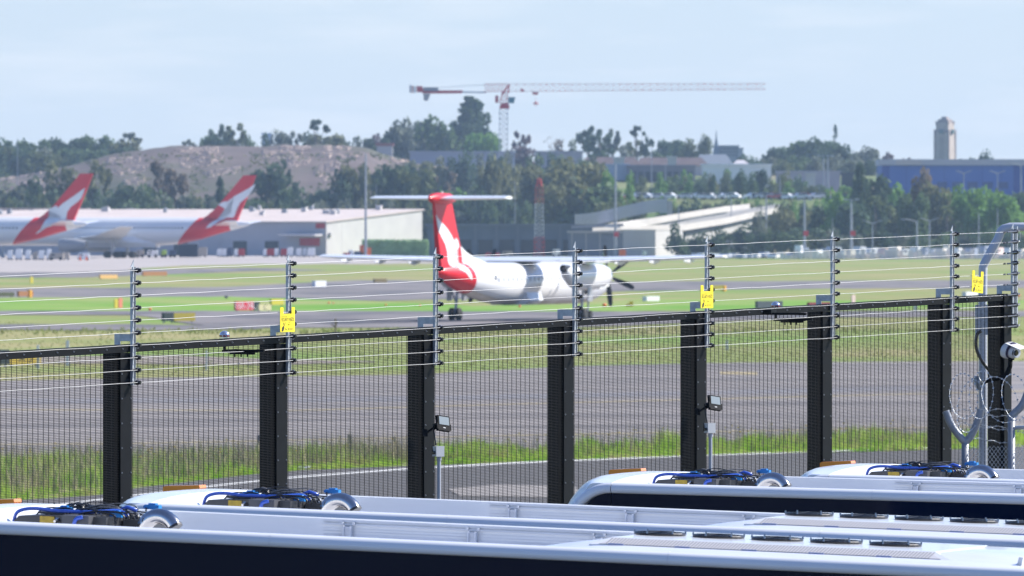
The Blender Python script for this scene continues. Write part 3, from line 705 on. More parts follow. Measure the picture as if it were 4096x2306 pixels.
    for k in range(34):
        x0 = r2.uniform(0.05, 0.42); x1 = min(0.80, x0+r2.uniform(0.15, 0.40)); y0 = r2.uniform(0.85, 1.25); y1 = y0+r2.uniform(-0.1, 0.1)
        z0 = 0.02+0.055*r2.random()*min(1, x0*2+0.2); z1 = 0.02+0.07*r2.random()
        P = [(x0, y0, z0-0.04), (x0+0.03, y0, z0), ((x0*2+x1)/3, y0*0.6+y1*0.4+r2.uniform(-.02,.02), z0+0.02), ((x0+2*x1)/3, y1, z1+0.012), (x1-0.02, y1, z1), (x1, y1, z1-0.05)]
        (b if k % 3 else c2).tube(curve(P, 3), r2.uniform(0.0035, 0.008), 5)
    for k in range(9):   # loops sweeping down to the elbow
        x0 = 0.24+0.022*k; b.tube(curve([(x0, 1.2+k*0.01, 0.06), (x0+0.1, 1.2, 0.075-k*0.004), (x0+0.20, 1.17, 0.055-k*0.005), (x0+0.27, 1.12, 0.01), (x0+0.30, 1.08, -0.08)], 3), 0.0065, 5)
    b.build('cable_bundle', cablem, root, smooth=True); c2.build('cable_bundle', sleeve, root, smooth=True)
    b = MB()
    for k in range(30):
        x = r2.uniform(0.08, 0.85); y = r2.uniform(0.85, 1.4); z = r2.uniform(0.03, 0.08); b.box(x-0.004, x+0.004, y-0.004, y+0.004, z, z+r2.uniform(0.005, 0.02))
    tag(b.build('cable_ties', cablem, root), kind='stuff')
    # stainless elbow
    b = MB(); P = []; cx, cz = 0.885, -0.066
    for k in range(15):
        a = math.pi*1.06-(math.pi*0.90)*k/14; P.append((cx+0.108*math.cos(a), 0.95-0.002*k, cz+0.108*math.sin(a)))
    P = [(P[0][0]-0.002, 0.95, -0.24)]+P; b.tube(P, 0.047, 18, cap=False); b.build('intake_elbow', steel, root, smooth=True)
    b = MB(); p = Vector(P[-1]); d = (Vector(P[-1])-Vector(P[-2])).normalized(); b.tube([p-d*0.002, p+d*0.014], 0.051, 18); b.build('elbow_seal', cablem, root)
    for o in [q for q in bpy.data.objects if q.name not in before and q.parent == root]:   # seat the pack on the roof: forward and a little lower
        cb_s = 0.78 if o.name.startswith(('cable', 'connector')) else 1
        o.data.transform(Matrix.Translation((-0.36, 0, -0.012 if o.name.startswith(('intake', 'elbow')) else 0.003)) @ Matrix.Diagonal((1, 1, cb_s, 1)))
        for c in o.children: c.data.transform(Matrix.Translation((-0.36, 0, 0.003)))
    # roof air conditioner pod
    b = MB(); rings = []
    for x, k in ((2.78,0.0),(2.86,0.28),(2.98,0.52),(3.15,0.74),(3.35,0.93),(3.55,1.0),(5.55,1.0),(5.85,0.93),(6.05,0.74),(6.2,0.4),(6.28,0.0)):
        B = -0.10; f = lambda z: B+(z-B)*k
        rings.append([(x,0.14+0.25*(1-k),-0.24),(x,0.14+0.25*(1-k),f(-0.03)),(x,0.24+0.2*(1-k),f(0.0)),(x,0.58,f(0.002)),(x,0.70,f(0.036)),(x,1.8,f(0.036)),(x,2.0,f(0.0)),(x,2.15-0.2*(1-k),f(-0.04)),(x,2.2-0.25*(1-k),-0.24)])
    b.loft(rings); b.build('air_conditioner_cover', buspaint, root, smooth='auto')
    b = MB()   # raised condenser deck with sloping perforated face
    b.hexa([(3.30,0.56,-0.03),(3.30,0.56,0.002),(3.42,0.64,0.044),(3.42,1.75,0.044)], [(5.46,0.56,-0.03),(5.46,0.56,0.002),(5.34,0.64,0.044),(5.34,1.75,0.044)])
    dk = b.build('condenser_deck', buspaint, root)
    b = MB()
    b.hexa([(3.36,0.566,0.0055),(5.40,0.566,0.0055),(5.32,0.632,0.0395),(3.44,0.632,0.0395)], [(3.36,0.560,0.0065),(5.40,0.560,0.0065),(5.32,0.626,0.0405),(3.44,0.626,0.0405)])
    b.build('condenser_grille', grille_m, root)
    b = MB(); n = 96
    for k in range(n):
        x = 3.40+1.94*k/n
        b.hexa([(x,0.5595,0.0080),(x+0.010,0.5595,0.0080),(x+0.030,0.6235,0.0400),(x+0.020,0.6235,0.0400)], [(x,0.5580,0.0082),(x+0.010,0.5580,0.0082),(x+0.030,0.6220,0.0402),(x+0.020,0.6220,0.0402)])
    tag(b.build('grille_slots', darkhole, root), kind='stuff')
    for k in range(5):
        b = MB(); b.box(3.42+0.40*k, 3.51+0.40*k, 0.550, 0.556, 0.003, 0.011)
        b.build('maker_badge', mat('blue_grey_badge', (0.25,0.3,0.5), rough=0.4), root)
    for k in range(5):
        x = 3.535+0.355*k; y = 1.16; fan = None
        b = MB(); n = 26; rg = []
        for (r, z) in ((0.150,0.0445),(0.152,0.054),(0.146,0.0605),(0.128,0.0605),(0.125,0.047)): rg.append([(x+r*math.cos(2*math.pi*q/n), y+r*math.sin(2*math.pi*q/n), z) for q in range(n)])
        b.loft(rg, cap=(False, True)); fan = b.build('condenser_fan', fanb, root)
        b = MB()
        for r in (0.03, 0.055, 0.08, 0.105): b.tube([(x+r*math.cos(2*math.pi*q/20), y+r*math.sin(2*math.pi*q/20), 0.058+0.006*(1-r/0.12)) for q in range(21)], 0.002, 4, cap=False)
        for q in range(6):
            a = q*math.pi/3+0.3; b.bar((x,y,0.066), (x+0.14*math.cos(a), y+0.14*math.sin(a), 0.060), 0.005)
        b.build('fan_guard', mat('guard_wire', (0.05,0.05,0.055), rough=0.3), fan)
        b = MB()
        for q in range(6):
            a = q*math.pi/3+0.3; b.tube([(x+0.147*math.cos(a), y+0.147*math.sin(a), 0.056), (x+0.147*math.cos(a), y+0.147*math.sin(a), 0.071)], [0.007,0.005], 6)
        tag(b.build('fan_bolts', boltm, fan), kind='stuff')
    b = MB(); b.prism([(5.86,-0.02),(5.875,0.040),(5.90,0.038),(5.89,-0.02)], 0.5, 1.9, 'y'); b.build('cover_seam', roofm, root)
    for x in (1.9, 8.3):
        for y0 in (0.04, WID-0.34):
            b = MB(); b.tube([(x, y0, -2.85), (x, y0+0.3, -2.85)], 0.48, 24); wl = b.build('wheel', rubber, root)
            b = MB(); b.tube([(x, y0-0.005, -2.85), (x, y0+0.305, -2.85)], 0.27, 18); b.build('rim', galv, wl)
    return root
bus0 = make_bus()
# near roof edge of each bus seen at two photo columns; (pack start column, depth there, two edge points)
buses = [(70, 55.0, (0, 2087), (4096, 2275.5), 'white bus nearest the camera, its dark side glass filling the bottom of the frame'),
         (840, 59.0, (585, 2013.5), (4096, 2158.7), 'white bus second from the camera, directly behind the nearest one'),
         (2660, 68.4, (2444, 1932), (4096, 1977.5), 'white bus with its curved front corner in the middle of the picture'),
         (3522, 71.7, (3331, 1899), (4096, 1920.5), 'white bus farthest away at right, only its roof edge and cooling pack showing')]
proto_kids = {}
for q in bpy.data.objects:
    if q.parent: proto_kids.setdefault(q.parent.name, []).append(q)
for k, (px, D, e1, e2, lab) in enumerate(buses):
    o = bus0 if k == 0 else copy_tree(bus0, None, proto_kids)
    X0 = (px-CX)/F*D
    def t_at(x):   # distance along the bus for a photo column
        a = (x-CX)/F; return (a*D-X0)/(cb+a*sb)
    t1, t2 = t_at(e1[0]), t_at(e2[0])
    z1 = H-(e1[1]-HY)/F*(D-t1*sb); z2 = H-(e2[1]-HY)/F*(D-t2*sb)
    sl = (z2-z1)/(t2-t1); z0 = z1-sl*t1
    ux = Vector((cb, -sb, sl)).normalized(); uy = Vector((sb, cb, 0)); uz = ux.cross(uy).normalized()
    o.matrix_world = Matrix(((ux.x, uy.x, uz.x, X0), (ux.y, uy.y, uz.y, D), (ux.z, uy.z, uz.z, z0), (0, 0, 0, 1)))
    o['label'] = lab
    print('bus', k, round(sl, 4), round(z0, 3), round(t1, 2), round(t2, 2))
# ================================================================ AIRCRAFT
acwhite = mat('aircraft_white', (0.74,0.75,0.76), rough=0.28, coat=0.4)
emblem_m = mat('emblem_white', (0.76,0.77,0.78), rough=0.75, spec=0.15); acred = mat('aircraft_red', (0.62,0.010,0.022), rough=0.4, coat=0.08, spec=0.3)
acgrey = mat('aircraft_grey', (0.30,0.31,0.33), rough=0.5)
belly = mat('belly_shade_brown', (0.42,0.38,0.32), (0.60,0.60,0.58), scale=1.2, rough=0.5, stretch=(0.3,1,1))  # shading of the underside painted into the colour as brown grey
acblack = mat('propeller_black', (0.012,0.012,0.014), rough=0.4)
winm = mat('cabin_window', (0.03,0.04,0.06), rough=0.15); winl = mat('pale_cabin_window', (0.45,0.47,0.50), rough=0.2)  # paler grey panes keep the turboprop windows faint
gearm = mat('gear_metal', (0.35,0.36,0.38), rough=0.4, metal=0.4)
beige = mat('bare_metal_beige', (0.45,0.40,0.33), rough=0.45, metal=0.2)
def ring(x, zc, ry, rz, n=24, skew=0.0):
    return [(x+skew*math.sin(a)*rz, ry*math.cos(a), zc+rz*math.sin(a)) for a in [2*math.pi*k/n for k in range(n)]]
def skew_ring(st, x0, sk, n=28):   # ring of a body cut by a slanted plane: x = x0 + sk*(height above the axis)
    out_ = []
    for k in range(n):
        a = 2*math.pi*k/n; x = x0
        for _ in range(6):
            for p, q in zip(st, st[1:]):
                if p[0] >= x >= q[0]: break
            t = (p[0]-x)/(p[0]-q[0]+1e-9); zc, ry, rz = [p[i]+(q[i]-p[i])*t for i in (1,2,3)]
            x = x0+sk*math.sin(a)*rz
        out_.append((x, ry*math.cos(a), zc+rz*math.sin(a)))
    return out_
def airfoil_panel(b, p0, c0, t0, p1, c1, t1):
    """tapered wing panel between two stations; p = leading-edge point, c = chord (aft = -x), t = thickness"""
    def sec(p, c, t): 
        P = [(0,0),(0.08,0.55),(0.3,1),(0.6,0.7),(1,0.05),(1,-0.05),(0.6,-0.4),(0.3,-0.6),(0.08,-0.45)]
        return [(p[0]-c*u, p[1], p[2]+t*0.5*v) for u, v in P]
    b.loft([sec(p0,c0,t0), sec(p1,c1,t1)]); return b
from mathutils.bvhtree import BVHTree
def decal(name, root_o, M, pix, objs, m, off, side):
    """flat print laid on the skin: outline seen in the photo is cast onto the built surfaces"""
    V = []; Fc = []
    for o in objs:
        k = len(V); V += [v.co.copy() for v in o.data.vertices]; Fc += [tuple(i+k for i in p.vertices) for p in o.data.polygons]
    bvh = BVHTree.FromPolygons(V, Fc)
    Mi = M.inverted(); o_ = Mi @ Vector((0,0,H)); P = []
    for px, py in pix:
        d = (Mi.to_3x3() @ Vector(((px-CX)/F, 1, -(py-HY)/F))).normalized()
        hit = bvh.ray_cast(o_, d)[0]
        if hit is None: hit = o_+d*((side*0.15-o_.y)/d.y)
        P.append((hit.x, hit.z))
    bm = bmesh.new(); vs_ = [bm.verts.new((x, 0, z)) for x, z in P]; f = bm.faces.new(vs_)
    bmesh.ops.triangulate(bm, faces=[f])
    for _ in range(7):
        e = [q for q in bm.edges if q.calc_length() > 0.30]
        if not e: break
        bmesh.ops.subdivide_edges(bm, edges=e, cuts=1); bmesh.ops.triangulate(bm, faces=bm.faces)
    for v in bm.verts:
        h = bvh.ray_cast(Vector((v.co.x, side*8, v.co.z)), Vector((0, -side, 0)))[0]
        fy = (0.42-0.034*(v.co.z-6.7)) if side > 0 else (0.2-0.028*(v.co.z-3.3)); v.co.y = (h.y if h else side*fy)+side*off
    bm.normal_update()
    for f in bm.faces:
        if f.normal.y*side < 0: f.normal_flip()
    me = bpy.data.meshes.new(name); bm.to_mesh(me); bm.free(); me.materials.append(m)
    o = bpy.data.objects.new(name, me); col.objects.link(o); o.parent = root_o; return o
# ---------------------------------------------------------------- turboprop
TH = R(20); gp = G(2072, 1284)
M = Matrix.Translation(gp) @ Matrix(((math.sin(TH), -math.cos(TH), 0, 0), (math.cos(TH), math.sin(TH), 0, 0), (0, 0, 1, 0), (0, 0, 0, 1)))
tp = empty('turboprop_airliner', gp, 'white high wing turboprop with red T tail taxiing away in the middle of the field', 'airplane', M=M)
rr = 1.37; ZC = 2.45
st = [(16.5,2.05,0.05,0.05),(16.2,2.08,0.35,0.32),(15.5,2.15,0.72,0.62),(14.4,2.30,1.05,0.95),(13.2,2.42,1.28,1.25),(11.8,ZC,rr,1.38)]
fus = [(x, z, ry, rz) for x, z, ry, rz in st]+[(x, ZC, rr, 1.40) for x in (8,4,0,-2.5)]+[(-4.5,2.50,1.36,1.36),(-6.5,2.58,1.30,1.28),(-8.5,2.72,1.20,1.14),(-10.2,2.86,1.05,1.00)]
tail = [(-10.2,2.86,1.05,1.00),(-11.6,2.99,0.90,0.85),(-13.0,3.12,0.66,0.62),(-14.2,3.22,0.42,0.42),(-14.9,3.26,0.22,0.26),(-15.1,3.28,0.06,0.08)]
allst = fus+tail
def fus_half(x, z):
    for a, c in zip(allst, allst[1:]):
        if a[0] >= x >= c[0]:
            t = (a[0]-x)/(a[0]-c[0]+1e-9); zc, ry, rz = [a[i]+(c[i]-a[i])*t for i in (1,2,3)]
            q = 1-((z-zc)/rz)**2
            return ry*math.sqrt(q) if q > 0 else 0
    return 0
SK = -0.35
cut = skew_ring(allst, -10.6, SK)
b = MB(); b.loft([ring(*s, n=28) for s in fus[:-2]]+[cut], cap=(True, False)); fo = b.build('fuselage', acwhite, tp, smooth='auto')
b = MB(); b.loft([cut]+[ring(*s, n=28) for s in tail[1:]], cap=(False, True)); b.build('tail_cone', acred, tp, smooth='auto')
b = MB(); rg = []
for x, z, ry, rz in fus[5:]:
    rg.append([(x, (ry+0.012)*math.cos(a), z+(rz+0.012)*math.sin(a)) for a in [math.pi*(1.30+0.40*k/8) for k in range(9)]])
b.loft(rg, cap=(False, False), closed=False); b.build('belly_panel', belly, tp, smooth=True, fix=False)
# fin: flat tapered slab with rounded fillet
def slab(b, poly, y0, zb=3.3, h0=0.2, g=0.028):   # fin: half thickness falls evenly with height, so its sides are planes
    H_ = lambda z: h0-g*(z-zb)
    b.loft([[(x, -H_(z), z) for x, z, h in poly], [(x, H_(z), z) for x, z, h in poly]])
b = MB(); slab(b, [(-12.7,7.75,0.10),(-11.9,6.0,0.14),(-11.3,4.95,0.16),(-10.9,4.3,0.2),(-10.8,3.7,0.2),(-14.75,3.3,0.12),(-14.95,3.9,0.11),(-15.5,6.0,0.08),(-15.9,7.75,0.06)], 0)
b.build('fin', acred, tp)
b = MB(); slab(b, [(-11.33,4.95,0.165),(-10.3,4.55,0.15),(-8.6,4.15,0.13),(-6.5,3.85,0.12),(-6.5,3.5,0.2),(-11.0,3.6,0.22),(-11.1,4.3,0.21)], 0, 3.3, 0.21); b.build('dorsal_fillet', acwhite, tp)
b = MB(); b.loft([ring(x, z, r, r*1.0, 14) for x, z, r in ((-12.0,7.95,0.05),(-12.3,7.98,0.22),(-13.2,8.0,0.34),(-15.2,8.0,0.36),(-16.2,8.0,0.28),(-16.7,8.0,0.06))]); b.build('fin_fairing', acred, tp, smooth='auto')
b = MB(); b.box(-14.35,-14.2,-0.02,0.02,8.3,8.45); b.build('antenna', acwhite, tp)
for s in (1, -1):
    b = MB(); airfoil_panel(b, (-13.2,0.25*s,8.0), 2.4, 0.38, (-13.75,4.63*s,8.03), 1.5, 0.28); b.build('tailplane', acwhite, tp, smooth='auto')
# wing
for s in (1, -1):
    b = MB(); airfoil_panel(b, (2.2,0.0,3.93), 3.3, 0.58, (2.2,5.0*s,3.95), 3.2, 0.52); airfoil_panel(b, (2.2,5.0*s,3.95), 3.2, 0.52, (1.35,14.1*s,4.22), 1.25, 0.26)
    b.box(0.1,1.0,14.1*s-0.04,14.1*s+0.04,4.2,4.26)
    wg = b.build('wing', acwhite, tp, smooth='auto')
    for yy in (7.2, 9.6, 12.0):
        b = MB(); zz = 3.75+0.03*(yy-5); b.loft([ring(0.8,zz+0.02,0.05,0.04,8)]+[ring(-0.2,zz-0.04,0.09,0.14,8)]+[ring(-1.35,zz,0.03,0.05,8)]); b.v = [(x, y+yy*s, z) for x, y, z in b.v]; b.build('flap_fairing', acwhite, wg, smooth='auto')
    b = MB()
    for k in range(7):
        y0 = (3.0+1.5*k)*s; b.bar((-1.0+0.06*k, y0, 3.95+0.02*k), (-1.6+0.06*k, y0+0.5*s, 3.98+0.02*k), 0.03)
    b.build('static_wick', acgrey, wg)
    # nacelle
    b = MB(); y = 4.4*s
    nac = [(5.0,2.95,0.42,0.42),(4.7,2.95,0.55,0.62),(3.8,2.93,0.62,0.80),(2.4,2.90,0.64,0.86),(0,2.86,0.62,0.86),(-1.6,2.92,0.55,0.76),(-2.8,3.14,0.42,0.48),(-3.3,3.3,0.26,0.26)]
    b.loft([ring(*q, n=18) for q in nac]); b.v = [(p[0], p[1]+y, p[2]) for p in b.v]; nc = b.build('nacelle', acwhite, tp, smooth='auto')
    b = MB(); b.loft([[(4.7,-0.3,2.25),(4.7,0.3,2.25),(4.7,0.3,2.5),(4.7,-0.3,2.5)],[(2.8,-0.3,2.08),(2.8,0.3,2.08),(2.8,0.3,2.5),(2.8,-0.3,2.5)]]); b.v = [(p[0], p[1]+y, p[2]) for p in b.v]; b.build('air_intake', acwhite, nc)
    b = MB(); b.loft([ring(-2.6,3.35,0.30,0.34,12), ring(-3.55,3.45,0.24,0.26,12)], cap=(False, False)); b.loft([ring(-2.7,3.35,0.28,0.32,12), ring(-3.3,3.42,0.22,0.22,12)]); b.v = [(p[0], p[1]+y, p[2]) for p in b.v]; b.build('exhaust_duct', acblack, nc)
    # propeller with six blades
    b = MB(); b.loft([ring(5.75,2.95,0.03,0.03,14), ring(5.6,2.95,0.15,0.15,14), ring(5.3,2.95,0.26,0.26,14), ring(5.0,2.95,0.30,0.30,14)]); b.v = [(p[0], p[1]+y, p[2]) for p in b.v]; hub = b.build('spinner', acblack, tp, smooth='auto')
    for k in range(6):
        a0 = R((84 if s < 0 else 118)+60*k)
        Mx = Matrix.Translation((5.25, y, 2.95)) @ Matrix.Rotation(a0-math.pi/2, 4, 'X')
        b = MB(); secs = []
        for r, c, tw in ((0.15,0.12,1.2),(0.5,0.13,0.9),(0.9,0.17,0.65),(1.4,0.18,0.45),(1.85,0.15,0.32),(2.02,0.08,0.28)):
            dx, dy = math.sin(tw)*c, math.cos(tw)*c
            secs.append([Mx @ Vector(q) for q in ((dx, dy, r),(0.03, 0, r),(-dx, -dy, r),(-0.03, 0, r))])
        b.loft(secs); b.build('propeller_blade', acblack, hub, smooth=False)
    # main gear
    b = MB(); b.bar((0.5,y,2.3),(0.0,y,0.45),0.14); b.bar((-0.9,y,2.2),(0.0,y,1.3),0.08); b.bar((0,y-0.3,0.42),(0,y+0.3,0.42),0.12); b.box(-0.15,0.7,y-0.55,y-0.5,1.3,2.2); b.box(-0.15,0.7,y+0.5,y+0.55,1.3,2.2)
    mg = b.build('landing_gear', gearm, tp)
    for dy in (-0.24, 0.24):
        b = MB(); b.tube([(0,y+dy-0.15,0.42),(0,y+dy-0.11,0.42),(0,y+dy+0.11,0.42),(0,y+dy+0.15,0.42)], [0.34,0.42,0.42,0.34], 20); wl = b.build('wheel', rubber, mg)
b = MB(); b.bar((13.8,0,1.5),(13.8,0,0.3),0.1); ng = b.build('nose_gear', gearm, tp)
for dy in (-0.16, 0.16):
    b = MB(); b.tube([(13.8,dy-0.08,0.28),(13.8,dy+0.08,0.28)], 0.28, 16); b.build('wheel', rubber, ng)
b = MB(); b.loft([[(0.9,-1.45,1.35),(0.9,-1.15,1.12),(0.9,1.15,1.12),(0.9,1.45,1.35),(0.9,1.2,2.0),(0.9,-1.2,2.0)],[(-1.9,-1.5,1.35),(-1.9,-1.15,1.06),(-1.9,1.15,1.06),(-1.9,1.5,1.35),(-1.9,1.2,2.0),(-1.9,-1.2,2.0)]]); b.build('keel_fairing', acwhite, tp)
wm = None
for k in range(24):
    x = 11.0-k*0.82
    if -7.2 < x:
        z = 2.75; hw = fus_half(x, z)
        for s in (-1,):
            b = MB(); b.box(x-0.13, x+0.13, s*(hw+0.015)-0.005, s*(hw+0.015)+0.005, z-0.13, z+0.13); b.build('window', winl, tp)
b = MB(); hw = fus_half(-7.6, 2.9); b.box(-7.7,-7.4,-hw-0.02,-hw+0.01,2.75,3.0); b.build('window', winm, tp)
# white kangaroo on the right side of the fin, running down over the tail cone
def finy(x, z): 
    hf = 0.23 if z > 3.4 else 0.0
    return -max(hf if z > 3.75 else 0, fus_half(x, z))
roo = [(262,300),(290,350),(330,395),(380,450),(425,520),(450,575),(468,600),(480,550),(497,590),(505,640),(492,668),(470,672),(450,700),(445,730),(462,768),(500,810),(560,838),(600,870),(632,930),(645,990),(612,960),(580,910),(520,880),(450,852),(405,830),(390,780),(385,700),(365,620),(330,550),(300,490),(285,440),(272,380)]
decal('kangaroo_emblem', tp, M, [(1640+x/2.59, 740+y/2.59) for x, y in roo], [q for q in tp.children if q.name.split('.')[0] in ('fin','tail_cone','fuselage','dorsal_fillet')], emblem_m, 0.02, -1)

# ---------------------------------------------------------------- parked wide bodies (left)
def widebody(gx, gy, label, roo_px, psi=R(15)):
    g = G(gx, gy)
    M = Matrix.Translation(g) @ Matrix(((-math.cos(psi), -math.sin(psi), 0, 0), (math.sin(psi), -math.cos(psi), 0, 0), (0, 0, 1, 0), (0, 0, 0, 1)))
    o = empty('jet_airliner', g, label, 'airplane', 'parked jet airliners at the apron', M=M)
    r = 2.85; zc = 5.35
    S = [(31,4.3,0.1,0.1),(30,4.5,1.0,0.95),(28,4.8,1.9,1.9),(25,5.2,2.6,2.65),(21,zc,r,r),(0,zc,r,r),(-8,zc,r,r),(-13,5.55,2.75,2.7),(-16,5.85,2.5,2.4)]
    T = [(-16,5.85,2.5,2.4),(-18.5,6.15,2.2,2.0),(-21,6.45,1.8,1.55),(-23.6,6.7,1.35,1.1)]
    C = [(-23.6,6.7,1.35,1.1),(-25.5,6.85,0.9,0.75),(-27.2,6.95,0.35,0.4),(-27.6,6.97,0.1,0.1)]
    allS = S+T+C
    def half(x, z):
        for a, c in zip(allS, allS[1:]):
            if a[0] >= x >= c[0]:
                t = (a[0]-x)/(a[0]-c[0]+1e-9); z0, ry, rz = [a[i]+(c[i]-a[i])*t for i in (1,2,3)]
                q = 1-((z-z0)/rz)**2
                return ry*math.sqrt(q) if q > 0 else 0
        return 0
    SK = -0.95
    cut = skew_ring(allS, -15.0, SK)
    b = MB(); b.loft([ring(*q, n=28) for q in S[:-2]]+[skew_ring(allS, -9.8, SK*0.5), cut], cap=(True, False)); b.build('fuselage', acwhite, o, smooth='auto')
    b = MB(); b.loft([cut, skew_ring(allS, -18.6, SK*0.6)]+[ring(*q, n=28) for q in T[2:]], cap=(False, False)); b.build('rear_fuselage', acred, o, smooth='auto')
    b = MB(); b.loft([ring(*q, n=28) for q in C], cap=(False, True)); b.build('tail_cone', acwhite, o, smooth='auto')
    b = MB(); slab(b, [(-26.2,16.75,0.10),(-20.6,10.3,0.26),(-18.6,8.6,0.34),(-17.0,7.6,0.38),(-17,6.8,0.4),(-25.0,6.7,0.3),(-25.1,8.0,0.26),(-28.9,16.8,0.08)], 0, 6.7, 0.42, 0.034)
    b.build('fin', acred, o)
    for s in (1, -1):
        b = MB(); airfoil_panel(b, (-19.8,0.8*s,6.6), 5.6, 0.55, (-25.2,9.6*s,7.5), 2.2, 0.22); b.build('tailplane', acwhite, o, smooth='auto')
        b = MB(); airfoil_panel(b, (9.5,2.0*s,3.9), 10.5, 1.2, (2.6,9.5*s,4.5), 6.8, 0.7); airfoil_panel(b, (2.6,9.5*s,4.5), 6.8, 0.7, (-9.2,29*s,6.4), 2.6, 0.3); wg = b.build('wing', acwhite, o, smooth='auto')
        b = MB(); b.loft([ring(x, 2.6, q, q, 18) for x, q in ((9.8,1.25),(9.0,1.45),(6.5,1.45),(4.2,0.9))]); b.v = [(p[0], p[1]+9.4*s, p[2]) for p in b.v]; b.build('engine', acgrey, o, smooth='auto')
        b = MB()
        for dx in (-1.0, 1.0):
            for dy in (-0.6, 0.6): b.tube([(dx, 5.3*s+dy-0.25, 0.68),(dx, 5.3*s+dy+0.25, 0.68)], 0.68, 16)
        g2 = MB(); g2.bar((0,5.3*s,4.2),(0,5.3*s,0.7),0.5); g2.bar((-1,5.3*s,0.7),(1,5.3*s,0.7),0.3); gg = g2.build('landing_gear', gearm, o); b.build('wheel_bogie', rubber, gg)
    b = MB(); b.loft([[(x, y*k2, z) for y, z in ((-2.2,2.1),(-2.9,3.2),(-2.6,4.4),(2.6,4.4),(2.9,3.2),(2.2,2.1))] for x, k2 in ((11,0.6),(7,1),(-4,1),(-8,0.6))]); b.build('belly_fairing', acwhite, o)
    b = MB(); b.bar((25,0,3.2),(25,0,0.5),0.3); b.tube([(25,-0.4,0.5),(25,0.4,0.5)],0.5,12); b.build('nose_gear', gearm, o)
    for k in range(52):
        x = 22-k*0.72
        if x < -14: break
        hw = half(x, 6.1); b = MB(); b.box(x-0.14, x+0.14, hw+0.02-0.01, hw+0.03, 5.93, 6.27); b.build('window', winm, o)
    def ys(x, z):
        f = 0.40-0.03*max(0, z-7) if z > 7.4 else 0
        return max(f, half(x, z))
    decal('kangaroo_emblem', o, M, roo_px, [q for q in o.children if q.name.split('.')[0] in ('fin','rear_fuselage','fuselage','tail_cone')], emblem_m, 0.03, 1)
    return o
roo1 = [(1175,385),(1060,470),(960,540),(870,600),(800,662),(778,632),(740,650),(690,675),(672,700),(700,716),(760,738),(815,762),(835,795),(800,832),(700,872),(600,930),(520,990),(492,1030),(545,1004),(640,938),(760,885),(870,868),(900,845),(908,790),(930,720),(980,650),(1060,590),(1120,535),(1150,465)]
p1 = [(x/3.452, 640+y/3.452) for x, y in roo1]
widebody(-187, 1037, 'parked white jet airliner with red kangaroo tail, leftmost of two, at the picture edge', p1)
roo2 = [(1800,330),(1700,400),(1600,455),(1500,510),(1420,575),(1400,612),(1388,575),(1340,588),(1288,622),(1340,650),(1390,690),(1440,715),(1465,745),(1380,780),(1260,830),(1160,890),(1115,945),(1180,935),(1280,860),(1400,800),(1500,795),(1530,740),(1545,660),(1590,595),(1680,520),(1750,440),(1785,380)]
p2 = [(500+x/3.452, 640+y/3.452) for x, y in roo2]
widebody(480, 1033, 'parked white jet airliner with red kangaroo tail, second from left, before the terminal', p2)
# ================================================================ BACKGROUND TERRAIN
hill_m = mat('hill_earth', (0.118,0.093,0.088), (0.155,0.125,0.115), scale=0.05, rough=0.95, c3=(0.10,0.10,0.07), scale3=0.02, spec=0.1)
scrub_m = mat('scrub_slope', (0.09,0.15,0.045), (0.19,0.20,0.09), scale=0.03, rough=0.95, c3=(0.30,0.22,0.17), scale3=0.012, spec=0.1)
crest = [(-500,760),(-100,735),(0,715),(170,690),(330,648),(414,628),(480,614),(579,603),(683,585),(900,583),(1100,583),(1400,584),(1480,600),(1562,627),(1669,655),(1780,666),(1913,690),(2000,715),(2080,748),(2200,770),(2400,760),(4700,760)]
def smooth(t): t = max(0, min(1, t)); return t*t*(3-2*t)
def terr(a, D):   # a: azimuth column; hill in the foreground, raised suburb behind
    z = 0.0
    yc = interp(crest, a); zc = H+(HY-yc)/F*2720
    rough = 0.7*pnoise(Vector((a*0.01, D*0.008, 0)))+0.2*pnoise(Vector((a*0.035, D*0.02, 3)))
    if a < 2400: z = max(z, zc*smooth((D-2380)/340)+rough*smooth((D-2380)/60)-(8*smooth((D-2720)/200)))
    # slope with the car park, on the right
    w_ = smooth((a-2050)/250)
    zr = 0
    zr = 13.0*smooth((D-2160)/90)+7.5*smooth((D-2420)/200)
    z = max(z, zr*w_+0.3*rough*w_*smooth((D-2160)/60))
    # plateau behind
    zp = interp([(-500,16),(1400,20),(2000,24),(3000,20),(4700,17)], a)*smooth((D-2750)/200)
    return max(z, zp)
def on_terr(x, y, d0=2170, d1=3600):
    D = d0
    while D < d1:
        if terr(x, D) >= H+(HY-y)/F*D: break
        D += 4
    return Vector(((x-CX)/F*D, D, terr(x, D)))
def patch(name, a0, a1, na, d0, d1, nd, m):
    b = MB(); P = []
    for j in range(nd+1):
        D = d0+(d1-d0)*j/nd
        for i in range(na+1):
            a = a0+(a1-a0)*i/na; P.append(((a-CX)/F*D, D, terr(a, D) if j else -0.5))
    b.add(P, [(j*(na+1)+i, j*(na+1)+i+1, (j+1)*(na+1)+i+1, (j+1)*(na+1)+i) for j in range(nd) for i in range(na)])
    return tag(b.build(name, m, smooth=True, fix=False), kind='structure')
patch('hill', -800, 2050, 110, 2140, 3900, 110, hill_m)
patch('hillside', 2050, 4900, 110, 2140, 3900, 110, scrub_m)
